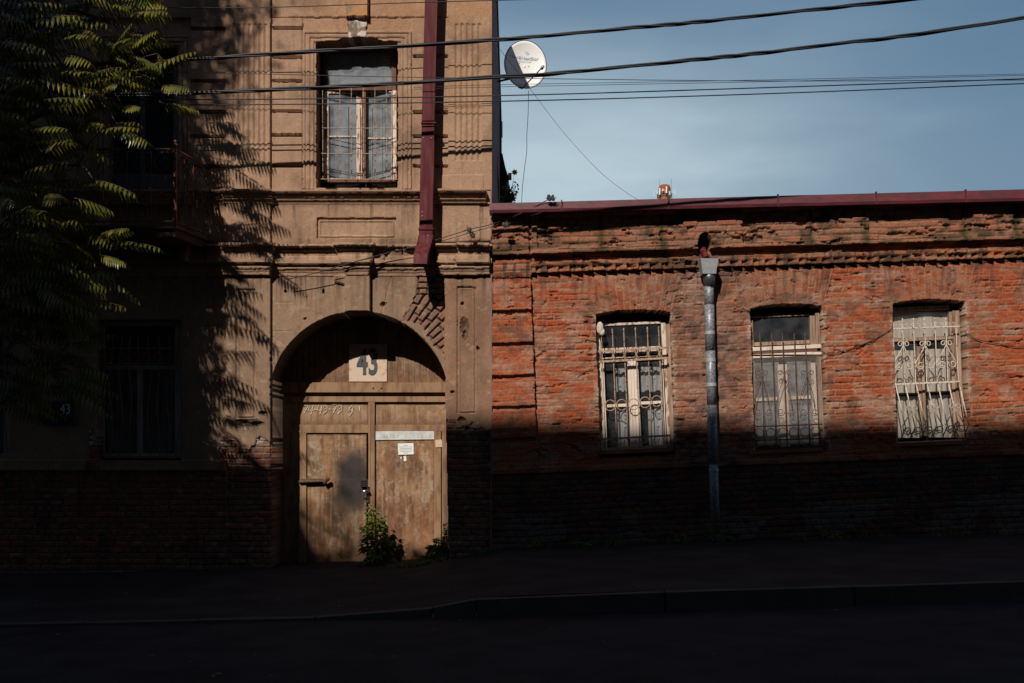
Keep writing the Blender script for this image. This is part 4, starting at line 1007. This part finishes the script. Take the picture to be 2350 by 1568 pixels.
knot(1083, 540, -.40, 4, 3, 'small drop-shaped knot hanging under the wires at the plaster corner')
knot(1160, 516, -.40, 5, 4, 'dark tuft of wire in front of the first brick pier')
# ================================================================ FAR CHIMNEY
cy = 150.; kx = (D0+cy)
ch = empty('brick_chimney', (W(1525, 600, cy)[0], cy, 0), 'distant round orange brick chimney top ringed with antennas', 'chimney')
cx_ = W(1525, 430, cy)[0]
def cz(v): return W(0, v, cy)[2]
mb = MB(); rpx = kx/F
mb.tube([(cx_, cy, 0), (cx_, cy, cz(449)), (cx_, cy, cz(434))], [2.0, 14*rpx, 13.5*rpx], 24)
mb.build('stack', M['chimbrick'], ch, smooth=False)
mb = MB(); mb.tube([(cx_, cy, cz(437.5)), (cx_, cy, cz(433)), (cx_, cy, cz(427.5)), (cx_, cy, cz(425.3))], [14*rpx, 14*rpx, 12*rpx, 9.5*rpx], 24); mb.build('cap', mat('dark_orange_brick', (.30,.075,.025), .9, scale=1.5), ch)
mb = MB(); rn = random.Random(4)
mb.tube([(cx_+17*rpx*math.cos(t*.2618), cy+17*rpx*math.sin(t*.2618), cz(451)) for t in range(25)], .06, 4)
mb.tube([(cx_+17*rpx*math.cos(t*.2618), cy+17*rpx*math.sin(t*.2618), cz(446)) for t in range(25)], .05, 4)
for t in range(12):
    a = t*.5236; mb.tube([(cx_+17*rpx*math.cos(a), cy+17*rpx*math.sin(a), cz(456)), (cx_+17*rpx*math.cos(a), cy+17*rpx*math.sin(a), cz(445))], .05, 4)
for du, top in ((-14, 416), (13.5, 414)): mb.tube([(cx_+du*rpx, cy-1, cz(450)), (cx_+du*rpx, cy-1, cz(top))], .03, 4)
mb.build('gallery', M['dishrim'], ch)
for (du, va, vb, w) in ((-13.5,436,452,3.2),(-6.5,438,444,3),(1.5,433,449,3.4),(9,444,453,2.4),(-19,442,450,2),(-25,440,454,1.6),(19,443,449,2.2),(24,438,452,1.6)):
    mb = MB(); x = cx_+du*rpx; yy = cy-17*rpx*math.sqrt(max(0, 1-(du/25.5)**2)); mb.box(x-w/2*rpx, x+w/2*rpx, yy-.25, yy, cz(vb), cz(va)); mb.build('antenna', mat('white_antenna', (.75,.76,.76), .5), ch, bevel=.05)
# ================================================================ LEAN-TO, VINE
sh = empty('lean_to_roof', (X(1135), 6, 5), 'small dark slanting corner of a lean-to roof at the plaster house side wall', 'roof')
mb = MB(); mb.prism([(1148,352),(1153,352),(1160,385),(1168,409),(1162,416),(1148,416)], 6, 8.5); mb.build('roof_sheet', mat('dark_roof_sheet', (.03,.022,.022), .8), sh)
mb = MB(); mb.pbox(1166,397,1174,408, 5.9, 6.1); mb.build('end_cap', mat('dull_pink_board', (.38,.26,.24), .8), sh)
def leafblob(mb, c, size, rn, n=3):
    for k in range(n):
        d = Vector((rn.uniform(-1,1), rn.uniform(-1,.3), rn.uniform(-1,.6))).normalized(); s_ = d.orthogonal().normalized()*size*.38
        t = c+d*size; m_ = c+d*size*.45; mb.add([c, m_+s_, t, m_-s_], [(0,1,2,3)])
vn = empty('climbing_vine', W(1165, 468, 5.5), 'thin vine with a few leaves poking over the roof edge by the plaster wall', 'plant')
mb = MB(); ml = MB(); rn = random.Random(9)
for i in range(9):
    u_, v_ = 1158+rn.uniform(-4, 14), 470; pts = []
    for k in range(8): pts.append((u_, v_)); u_ += rn.uniform(-3, 5.5); v_ -= rn.uniform(4, 9)
    mb.tube([W(a, b, 5.4+rn.uniform(-.1,.1)) for a, b in pts], .006, 4)
    for k in range(26 if i < 6 else 4):
        a, b = pts[rn.randint(0, 4 if i < 6 else 7)]; leafblob(ml, Vector(W(a+rn.uniform(-8, 8), b+rn.uniform(-6, 10), 5.4)), .075, rn, 2)
mb.build('stem', M['bark'], vn); ml.build('foliage', M['weed'], vn)
mb = MB(); c = Vector(W(1181, 396, 5.4))
for k in range(7):
    a = k*.9; d = Vector((math.cos(a), -.2, math.sin(a)))*.075; s_ = Vector((-math.sin(a), 0, math.cos(a)))*.02; mb.add([c, c+d*.5+s_, c+d, c+d*.5-s_], [(0,1,2,3)])
mb.tube([c, Vector(W(1178, 412, 5.4)), Vector(W(1172, 440, 5.4))], .003, 4)
mb.build('yellow_leaf', mat('yellow_leaf', (.45,.32,.03), .6), vn)
# ================================================================ STREET
gx = [-60, -12, -5, -3.6, -1.6, -.8, 0, 8, 60]; gz = [-1.2, -.50, -.36, -.32, -.29, -.16, 0, .21, 1.6]
kxs = [-60, -12, -1.2, -.36, 0, 8, 60]; kzs = [-1.3, -.42, -.20, -.03, 0, .24, 1.8]
def wallz(x): return float(np.interp(x, gx, gz))
def kerbz(x): return float(np.interp(x, kxs, kzs))
def roadz(x): return float(np.interp(x, [-60, -12, 0, 8, 60], [-1.35, -.47, -.19, .05, 1.6]))
KY = -5.3
def sheet(name, xs_, ys_, zf, m, kind='structure'):
    mb = MB(); n = len(xs_); mb.v = [(x, y, zf(x, y)) for y in ys_ for x in xs_]
    mb.f = [(j*n+i, j*n+i+1, (j+1)*n+i+1, (j+1)*n+i) for j in range(len(ys_)-1) for i in range(n-1)]
    return tag(mb.build(name, m, None, smooth=True), kind=kind)
lin = lambda a, b, n: [a+(b-a)*i/n for i in range(n+1)]
def pz(x, y):
    t = min(1, max(0, -y/-KY)) if y < 0 else 0
    return wallz(x)*(1-t)+kerbz(x)*t+.012*mnoise.noise((x*1.3, y*1.3, 0))
sheet('pavement', sorted(set(lin(-30, -14, 6)+lin(-14, 12, 104)+lin(12, 30, 6))), lin(KY+.14, 1.2, 26), pz, M['pave'])
sheet('road', sorted(set(lin(-60, -14, 8)+lin(-14, 12, 60)+lin(12, 60, 8))), lin(-24, KY, 30), lambda x, y: roadz(x)+.006*mnoise.noise((x, y, 3)), M['asphalt'])
mb = MB(); mb.add([(-500,-500,-2.6),(500,-500,-2.6),(500,700,-2.6),(-500,700,-2.6)], [(0,1,2,3)]); tag(mb.build('ground', M['asphalt']), kind='structure')
mb = MB(); x = -20.; rn = random.Random(2)
while x < 16:
    l = 1.93 if x > -.4 else 1.2; x2 = x+l-.022
    if x < -.36 < x2: x2 = -.37; l = x2-x+.012
    a, b = kerbz(x+.01), kerbz(x2-.01); dz = rn.uniform(-.006, .006)
    mb.add([(x,KY-.0,roadz(x)-.1),(x2,KY,roadz(x2)-.1),(x2,KY+.15,roadz(x2)-.1),(x,KY+.15,roadz(x)-.1),(x,KY+.012,a+dz),(x2,KY+.012,b+dz),(x2,KY+.15,b+dz),(x,KY+.15,a+dz)],
           [(0,1,5,4),(1,2,6,5),(2,3,7,6),(3,0,4,7),(4,5,6,7)])
    x += l
tag(mb.build('kerb', M['kerb']), kind='structure')
# litter specks
mb = MB(); rn = random.Random(12)
for i in range(120):
    x = rn.uniform(-7, 8); y = rn.choice([rn.uniform(-5.1, -.3), rn.uniform(-8, -5.4)]); z = (pz(x, y) if y > KY else roadz(x))+.02; a = rn.uniform(0, 6.3); r = rn.uniform(.012, .035)
    mb.add([(x+r*math.cos(a), y+r*math.sin(a), z), (x+r*.5*math.cos(a+1.6), y+r*.5*math.sin(a+1.6), z+.008), (x-r*math.cos(a), y-r*math.sin(a), z), (x+r*.5*math.cos(a-1.6), y+r*.5*math.sin(a-1.6), z+.004)], [(0,1,2,3)])
tag(mb.build('fallen_leaves', M['litter']), 'small dry leaves and bits of litter scattered on pavement and road', 'litter', kind='stuff')
# ================================================================ WEEDS
def weed(name, u, v, y, h, spread, n, seed, label, lob=True, parts=True, size=.10):
    rn = random.Random(seed); b = Vector(W(u, v, y)); root = empty(name, tuple(b), label, 'plant'); ms = MB(); ml = MB()
    for s_ in range(4):
        top = b+Vector((rn.uniform(-.3, .3)*spread, rn.uniform(-.15, .1), h*rn.uniform(.6, 1.0)))
        if s_ == 0: top = b+Vector((.0, 0, h))
        pts = [b+(top-b)*t+Vector((.03*math.sin(t*5+s_), 0, 0)) for t in (0, .25, .5, .75, 1)]
        ms.tube(pts, [.010, .008, .007, .005, .003], 5)
        for k in range(n):
            t = rn.uniform(.05, 1)**.8; p = b+(top-b)*t; a = rn.uniform(0, 6.28); ln = size*rn.uniform(.7, 1.3)*(1.25-.6*t)
            d = Vector((math.cos(a), math.sin(a)*.7-.25, rn.uniform(-.45, .35))).normalized(); q_ = p+d*spread*rn.uniform(.2, .55)*(1.15-t)
            ms.tube([p, q_], .0025, 3)
            side = d.cross(Vector((0, 0, 1))).normalized(); dn = Vector((0, 0, -1))
            # lobed leaf: three pointed lobes
            for (ang, l) in ((0, 1), (.75, .72), (-.75, .72)) if lob else ((0, 1),):
                dd = (d*math.cos(ang)+side*math.sin(ang)); wv = dd.cross(Vector((0,0,1))).normalized()*ln*.22
                m1_ = q_+dd*ln*l*.45; tip = q_+dd*ln*l+dn*ln*.38
                ml.add([q_, m1_+wv, tip, m1_-wv+Vector((0,0,.004))], [(0,1,2,3)])
    ms.build('stem', M['weed'], root); ml.build('foliage', M['weed'], root); return root
weed('tall_weed', 862, 1306, .30, 1.02, .46, 46, 1, 'tall lobed weed growing in front of the meeting of the gate leaves', size=.125)
weed('weed_clump', 1008, 1288, .25, .36, .42, 34, 2, 'small broad-leaved weed at the right foot of the gate', size=.13)
weed('weed_clump', 1022, 1262, .15, .42, .14, 14, 5, 'thin weed shoot against the jagged right jamb of the gate', size=.06)
for i, (u_, v_, hh) in enumerate(((1400,1252,.14),(1560,1245,.16),(1640,1238,.20),(1900,1232,.12),(1330,1258,.10))):
    weed('wall_weed', u_, v_, -.12, hh, .35, 22, 20+i, ['low dark weeds at the brick wall foot between gate corner and left window', 'dark weeds at the wall foot left of the round downpipe', 'dark tuft of weeds right under the round downpipe', 'low dark weeds at the wall foot below the middle window', 'sparse dark weeds at the wall foot nearest the quoins'][i], lob=False, size=.07)
mb = MB(); rn = random.Random(34)
for i in range(1500):
    x = rn.uniform(-1.0, 8.2); 
    if mnoise.noise((x*1.7, 2, 5)) < .05: continue
    y = -.06-abs(rn.gauss(0, .07)); z = pz(x, y); p = Vector((x, y, z)); a = rn.uniform(0, 6.28); h = rn.uniform(.03, .13)
    d = Vector((math.cos(a)*.5, math.sin(a)*.3-.2, 1)).normalized()*h; s_ = Vector((math.sin(a), -math.cos(a), 0))*.007; mb.add([p-s_, p+s_, p+d], [(0,1,2)])
tag(mb.build('verge_grass', M['weed']), 'thin broken line of grass along the brick wall foot', 'grass', kind='stuff')
mb = MB(); rn = random.Random(15)
for i in range(900):
    u_ = 955+rn.gauss(0, 28); v_ = 1304+rn.gauss(0, 7); yy = rn.uniform(-.35, .45); x = X(u_)*1.01; z = pz(x, yy); p = Vector((x, yy, z))
    a = rn.uniform(0, 6.28); h = rn.uniform(.02, .085); d = Vector((math.cos(a)*.4, math.sin(a)*.4, 1)).normalized()*h; s_ = Vector((math.sin(a), -math.cos(a), 0))*.008
    mb.add([p-s_, p+s_, p+d], [(0,1,2)])
tag(mb.build('ground_cover', M['weed']), 'low grass and clover at the foot of the right gate leaf', 'grass', kind='stuff')
mb = MB()
for i in range(260):
    x = X(950+rn.gauss(0, 30)); yy = rn.uniform(-.45, .35); z = pz(x, yy)+.015; a = rn.uniform(0, 6.28); r = rn.uniform(.015, .04)
    mb.add([(x+r*math.cos(a), yy+r*math.sin(a), z+.01), (x+r*.5*math.cos(a+1.6), yy+r*.5*math.sin(a+1.6), z+.02), (x-r*math.cos(a), yy-r*math.sin(a), z), (x+r*.5*math.cos(a-1.6), yy+r*.5*math.sin(a-1.6), z+.005)], [(0,1,2,3)])
tag(mb.build('leaf_litter', M['litter']), 'brown leaf litter in front of the gate', 'litter', kind='stuff')
# ================================================================ TREE AT THE LEFT
tree = empty('ailanthus_tree', (-7.9, -2.3, wallz(-7.9)), 'tall tree with long feathery yellow-green leaves hanging over the left of the facade', 'tree')
LF = MB(); TW = MB(); rn = random.Random(77)
def frond(A, B, seed, nl=13, ll=.12, sag=.10, w=.036):
    r_ = random.Random(seed); nl = max(7, int(nl*.85)); ll = ll*1.22; ll *= min(1, (Vector(B)-Vector(A)).length/.42+.1); A = Vector(A); B = Vector(B); Lh = (B-A).length
    mid = (A+B)/2+Vector((0, 0, sag*Lh)); P = lambda t: A*(1-t)**2+mid*2*t*(1-t)+B*t*t
    pts = [P(i/8) for i in range(9)]; TW.tube(pts, [.005]*4+[.004]*3+[.003, .002], 4, False)
    d0 = (B-A).normalized(); sd = d0.cross(Vector((0, 0, 1)))
    if sd.length < .1: sd = Vector((1, 0, 0))
    sd.normalize(); roll = r_.uniform(-.5, .5); up = sd.cross(d0).normalized(); sd = (sd*math.cos(roll)+up*math.sin(roll)).normalized()
    for i in range(nl):
        t = .12+.86*i/(nl-1); p = P(t); fw = (P(min(1, t+.05))-P(t-.05)).normalized(); sc = (.65+.5*math.sin(math.pi*min(1, t*1.05)))*ll*r_.uniform(.88, 1.1)
        for s_ in (-1, 1):
            out = (sd*s_*1.0+fw*(.35+.3*t)+Vector((0, 0, -.80+r_.uniform(-.22, .18)))).normalized()
            wv = (out.cross(up+sd*s_*.5)).normalized()*w*.5*sc/ll; dn = Vector((0, 0, -1))
            a1 = p+out*sc*.25+dn*.004; a2 = p+out*sc*.6+dn*sc*.10; tip = p+out*sc+dn*sc*.30
            fold = wv.cross(out).normalized()*w*.12
            LF.add([p, a1+wv, a2+wv*.85, tip, a2-wv*.85, a1-wv, a1+fold, a2+fold], [(0,1,6),(0,6,5),(1,2,7,6),(6,7,4,5),(2,3,7),(7,3,4)])
z1 = [((240,500),(530,360)),((600,330),(740,130)),((560,300),(465,200)),((830,280),(870,150)),((820,400),(1095,290)),((800,385),(905,345)),((640,260),(735,215)),
 ((370,480),(600,440)),((370,580),(605,612)),((270,650),(495,715)),((500,690),(590,702)),((350,730),(535,825)),((190,895),(425,812)),((180,1040),(450,1005)),((430,1045),(592,1015)),
 ((320,1105),(572,1192)),((400,1435),(618,1388)),((600,1358),(897,1392)),((560,1430),(705,1472)),((560,1312),(725,1280)),((900,575),(1108,620)),((690,600),(785,600)),
 ((10,380),(170,480)),((10,240),(170,360)),((250,440),(195,280)),((30,640),(90,830)),((150,100),(278,136)),((380,100),(508,95)),((20,182),(218,216)),((330,30),(460,10)),((640,420),(840,375)),((560,500),(660,470)),
 ((900,480),(1060,500)),((240,420),(210,300)),((760,330),(700,240)),((10,1000),(90,1040)),((20,1140),(80,1130)),((230,1230),(360,1330)),((90,1240),(180,1260)),((540,1510),(640,1568)),((620,700),(780,690)),((690,300),(600,215)),((880,300),(930,360))]
ends = []
for i, (a, b) in enumerate(z1):
    a = (a[0]*.4098, a[1]*.4098); b = (b[0]*.4098, b[1]*.4098); y = -2.0+rn.uniform(-.35, .35)
    A = W(*a, y); B = W(*b, y-rn.uniform(-.1, .25)); frond(A, B, i, 14, .105 if i else .12, .10); ends.append(Vector(A))
for (a, b) in (((211,619),(321,692)),((140,663),(167,735)),((60,640),(150,700)),((20,600),(110,660)),((90,690),(60,770))):
    y = -1.6; A = W(*a, y); frond(A, W(*b, y), int(a[0]), 14, .11); ends.append(Vector(A))
# inner, less lit fronds
for i in range(330):
    u_ = abs(rn.gauss(0, 1))*125-50; v_ = rn.uniform(-40, 700); 
    if u_ > 330-abs(v_-180)*.25: continue
    y = rn.uniform(-3.2, -.9); A = Vector(W(u_, v_, y)); a = rn.uniform(-.9, .9) if rn.random() < .75 else rn.uniform(2.2, 4)
    B = A+Vector((math.cos(a)*.62, math.sin(a)*.35-.1, rn.uniform(-.28, .12))); frond(A, B, 500+i, 11, .12); ends.append(A)
for i in range(130):
    u_ = rn.uniform(-50, 190); v_ = rn.uniform(560, 930); y = rn.uniform(-2.6, -.8); A = Vector(W(u_, v_, y)); a = rn.uniform(-.7, .4) if i % 4 else rn.uniform(2.4, 3.6)
    B = A+Vector((math.cos(a)*.55, -.1, rn.uniform(-.38, .0))); frond(A, B, 1300+i, 11, .12); ends.append(A)
for i in range(32):
    u_ = rn.uniform(170, 340); v_ = rn.uniform(-110, 215) if i % 3 else rn.uniform(-140, 20)
    if u_ > 330 and v_ > 150: continue
    y = -2.0+rn.uniform(-.4, .35); A = Vector(W(u_-30, v_, y)); a = rn.uniform(-.8, .8)
    B = A+Vector((math.cos(a)*.58, -.1+rn.uniform(-.15,.1), math.sin(a)*.35-.05)); frond(A, B, 900+i, 13, .12); ends.append(A)
# trunk and limbs
T0 = Vector((-7.9, -2.3, wallz(-7.9)-.1)); T = [T0, T0+Vector((.05, 0, 1.6)), T0+Vector((-.1, .05, 3.4)), T0+Vector((.05, 0, 5.4)), T0+Vector((-.05, -.1, 8.2)), T0+Vector((.1, -.1, 11))]
mt = MB(); mt.tube(T, [.24, .19, .17, .14, .10, .05], 12); mt.build('trunk', M['bark'], tree, smooth=True)
limbs = []
for (ts, tipuv, y) in ((1, (120, 850), -1.7), (1, (40, 720), -1.6), (1, (150, 640), -1.7), (2, (120, 500), -2.0), (2, (230, 560), -1.9), (3, (180, 380), -2.0), (3, (210, 215), -2.1), (3, (300, 160), -2.0), (4, (120, 60), -2.0), (2, (60, 330), -2.3), (4, (330, 80), -1.9)):
    a = T[ts]; b = Vector(W(*tipuv, y)); c = (a+b)/2+Vector((0, 0, .25)); pts = [a*(1-t)**2+c*2*t*(1-t)+b*t*t for t in [k/8 for k in range(9)]]
    TW.tube(pts, [.05-.0047*k for k in range(9)], 6); limbs += pts
for e in ends:
    b = min(limbs, key=lambda p: (p-e).length)
    if (b-e).length < 2.2: TW.tube([b, (b+e)/2+Vector((0, 0, .06)), e], [.012, .009, .005], 5)
TW.build('branches', M['bark'], tree); LF.build('foliage', M['leaf'], tree)
# bigger crown masses: simple leaflets
def crown(name, blobs, n, size, m, parent, seed):
    rng = np.random.RandomState(seed); per = [int(n*b[6]) for b in blobs]; C_ = []
    for b, k in zip(blobs, per):
        nc = max(6, k//60); cc = rng.normal(size=(nc, 3)); cc /= np.linalg.norm(cc, axis=1)[:, None]; cc *= (rng.rand(nc, 1)**.45)
        cc = cc*np.array(b[3:6])+np.array(b[0:3]); idx = rng.randint(0, nc, k); C_.append(cc[idx]+rng.normal(size=(k, 3))*.26)
    C_ = np.concatenate(C_); k = len(C_); d = rng.normal(size=(k, 3)); d[:, 2] -= .5; d /= np.linalg.norm(d, axis=1)[:, None]
    e = np.cross(d, rng.normal(size=(k, 3))); e /= np.linalg.norm(e, axis=1)[:, None]; l = size*(.7+.6*rng.rand(k, 1))
    v = np.stack([C_, C_+d*l*.45+e*l*.2, C_+d*l, C_+d*l*.45-e*l*.2], 1).reshape(-1, 3)
    me = bpy.data.meshes.new(name); me.vertices.add(4*k); me.vertices.foreach_set('co', v.astype(np.float32).ravel()); me.loops.add(4*k)
    me.loops.foreach_set('vertex_index', np.arange(4*k, dtype=np.int32)); me.polygons.add(k); me.polygons.foreach_set('loop_start', np.arange(0, 4*k, 4, dtype=np.int32))
    me.polygons.foreach_set('loop_total', np.full(k, 4, dtype=np.int32)); me.update(); return link_mesh(name, me, m, parent)
st = empty('unseen_street_tree', (-10.2, -7.2, -.6), 'big broad street tree left of and nearer than the picture edge', 'tree')
mt = MB(); mt.tube([(-10.2,-7.2,-.7),(-10.1,-7.3,3),(-10.0,-7.1,7),(-10,-7,11)], [.30, .24, .18, .08], 12)
for k in range(8):
    a = k*.785; mt.tube([(-10.1,-7.2,5+k*.6), (-10+math.cos(a)*1.3, -7+math.sin(a)*1.3, 7+k*.7), (-10+math.cos(a)*2.4, -7+math.sin(a)*2.2, 8+k*.8)], [.10, .06, .03], 6)
mt.build('trunk', M['bark'], st, smooth=True)
crown('crown', [(-10.15,-7.2,11.8,2.45,2.3,5.0,.62),(-9.6,-6.6,7.4,1.9,2.0,2.2,.30),(-9.7,-7.4,15.6,2.6,2.2,1.8,.20),(-8.65,-7.7,10.6,.65,1.0,3.6,.055)], 125000, .17, M['leafdark'], st, 5)

s2 = empty('unseen_street_tree', (9.6, -9.0, -.2), 'unseen street tree, added to block sky light, right of and nearer than the picture edge', 'tree')  # added tree out of view, keeps sky light off the right wall
mt = MB(); mt.tube([(9.6,-9,-.3),(9.7,-9.1,3),(9.8,-9,7),(9.9,-9,12)], [.30, .24, .18, .08], 12)
for k in range(8):
    a = k*.785; mt.tube([(9.7,-9,5+k*.6), (9.8+math.cos(a)*1.3, -9+math.sin(a)*1.3, 7+k*.7), (9.8+math.cos(a)*2.4, -9+math.sin(a)*2.2, 8+k*.8)], [.10, .06, .03], 6)
mt.build('trunk', M['bark'], s2, smooth=True)
crown('crown', [(10.2,-9.5,12,3.0,3.6,6.5,1.0)], 60000, .26, M['leafdark'], s2, 8)

mt = MB(); mt.tube([(-9.9,-7.1,9),(-9.0,-10,11),(-8.2,-12.4,12.0),(-7.9,-13,12.4)], [.07,.05,.03,.01], 6); mt.tube([(-8.2,-12.4,12.0),(-7.3,-13,11.9),(-6.9,-13.1,11.7)], [.03,.02,.01], 5)
mt.build('branch', M['bark'], st)
crown('outer_foliage', [(-8.15,-13,12.0,.55,.4,.65,.75),(-6.95,-13,11.5,.22,.3,.45,.25)], 520, .17, M['leafdark'], st, 9)

# ================================================================ OTHER SIDE OF THE STREET (throws the shade)
YO = -25.
ob = empty('apartment_block', (6, YO-6, 0), 'plain grey apartment block across the street behind the camera', 'building')
mb = MB(); mb.box(-11.3, 34, YO-12, YO, -2.6, 24.46); mb.build('wall', M['concrete'], ob)
mb = MB(); mb.box(-13.75, -11.301, YO-12, YO-.01, -2.6, 22.95); mb.build('sun_notch', M['concrete'], ob)  # lower roof section, its height shaped to let sun reach the gate
oc = empty('tall_block', (-24, YO-6, 0), 'grey corner block across the street behind the camera', 'building')
mb = MB(); mb.box(-52, -13.76, YO-12, YO, -2.6, 23.85); mb.build('wall', M['concrete'], oc)
mb = MB(); mb.box(-52, -24.2, YO-11.9, YO-.1, 23.85, 46); mb.build('added_storeys', M['concrete'], oc)  # height added to shut out sky light, clear of the sun's path
mb = MB(); mb.box(-.6, 34, YO-11.9, YO-.1, 24.46, 46); mb.build('added_storeys', M['concrete'], ob)  # same added height at the right, darkens the shaded street
for root, xa, xb in ((ob, -10, 33), (oc, -33, -15)):
    for fl in range(7):
        x = xa
        while x+1.4 < xb:
            w_ = MB(); z = 1.2+fl*3.1; w_.box(x, x+1.4, YO, YO+.05, z, z+1.6); w_.box(x+.67, x+.73, YO+.05, YO+.08, z, z+1.6); w_.build('window', M['winglass'], root); x += 3.6
# ================================================================ SKY, SUN, CAMERA
SUN = Vector((-.40, -1, .90)).normalized()
el = math.asin(SUN.z); az_ = math.atan2(SUN.x, SUN.y)
w = bpy.data.worlds.new('World'); scene.world = w; w.use_nodes = True; nt = w.node_tree; N = nt.nodes; Lk = nt.links
bg = N['Background']; sky = N.new('ShaderNodeTexSky'); sky.sky_type = 'NISHITA'; sky.sun_disc = False; sky.sun_elevation = el; sky.sun_rotation = az_
sky.dust_density = .15; sky.air_density = 1.0; sky.ozone_density = 1.0; sky.altitude = 400
tc = N.new('ShaderNodeTexCoord'); mp_ = N.new('ShaderNodeMapping'); mp_.inputs['Scale'].default_value = (1.2, 1.2, 4.5); mp_.inputs['Rotation'].default_value = (0, R(14), 0)
Lk.new(tc.outputs['Generated'], mp_.inputs['Vector']); nz = N.new('ShaderNodeTexNoise'); nz.inputs['Scale'].default_value = 1.6; nz.inputs['Detail'].default_value = 7; nz.inputs['Roughness'].default_value = .5
Lk.new(mp_.outputs[0], nz.inputs['Vector']); mr = N.new('ShaderNodeMapRange'); mr.inputs[1].default_value = .36; mr.inputs[2].default_value = .74; mr.inputs[3].default_value = 0; mr.inputs[4].default_value = .75
Lk.new(nz.outputs['Fac'], mr.inputs[0]); mx = N.new('ShaderNodeMix'); mx.data_type = 'RGBA'; Lk.new(sky.outputs[0], mx.inputs[6]); mx.inputs[7].default_value = (4.3, 5.0, 5.5, 1)

sx = N.new('ShaderNodeSeparateXYZ'); Lk.new(tc.outputs['Generated'], sx.inputs[0])
def mrange(src, a, b, c, d):
    r_ = N.new('ShaderNodeMapRange'); r_.interpolation_type = 'SMOOTHSTEP'; Lk.new(src, r_.inputs[0])
    for i_, v_ in enumerate((a, b, c, d)): r_.inputs[i_+1].default_value = v_
    return r_.outputs[0]
def mmath(op, a, b):
    m_ = N.new('ShaderNodeMath'); m_.operation = op
    for i_, v_ in enumerate((a, b)):
        if hasattr(v_, 'links'): Lk.new(v_, m_.inputs[i_])
        else: m_.inputs[i_].default_value = v_
    return m_.outputs[0]
# thin bright cloud veil over the northern sky, thickest low down
veil = mmath('MULTIPLY', mrange(sx.outputs['Z'], .22, .43, 1.08, .32), mrange(sx.outputs['X'], .12, .46, 1.0, .42))
veil = mmath('MULTIPLY', veil, mrange(nz.outputs['Fac'], .34, .62, .62, 1.15))
mv = N.new('ShaderNodeMix'); mv.data_type = 'RGBA'; Lk.new(veil, mv.inputs[0]); mv.inputs[6].default_value = (.80, 2.0, 3.65, 1); mv.inputs[7].default_value = (6.3, 8.0, 8.9, 1)
Lk.new(mrange(sx.outputs['Y'], .35, .80, 0, 1), mx.inputs[0]); Lk.new(mv.outputs[2], mx.inputs[7])
Lk.new(mx.outputs[2], bg.inputs['Color']); bg.inputs['Strength'].default_value = 0.08
sd_ = bpy.data.lights.new('sun', 'SUN'); sd_.energy = 5.0; sd_.angle = R(.53); sd_.color = (1, .92, .83)
so = bpy.data.objects.new('sun', sd_); col.objects.link(so); so.rotation_euler = (-SUN).to_track_quat('-Z', 'Y').to_euler()
cd = bpy.data.cameras.new('camera'); cam = bpy.data.objects.new('camera', cd); col.objects.link(cam); cam.location = (0, -D0, EYE); cam.rotation_euler = (R(90), 0, 0)
cd.lens = 35; cd.sensor_width = 36; cd.shift_y = (HV-784)/2350.; cd.clip_end = 2000; scene.camera = cam
vs_ = scene.view_settings; vs_.view_transform = 'Standard'; vs_.look = 'None'; vs_.exposure = -0.12; vs_.gamma = 1
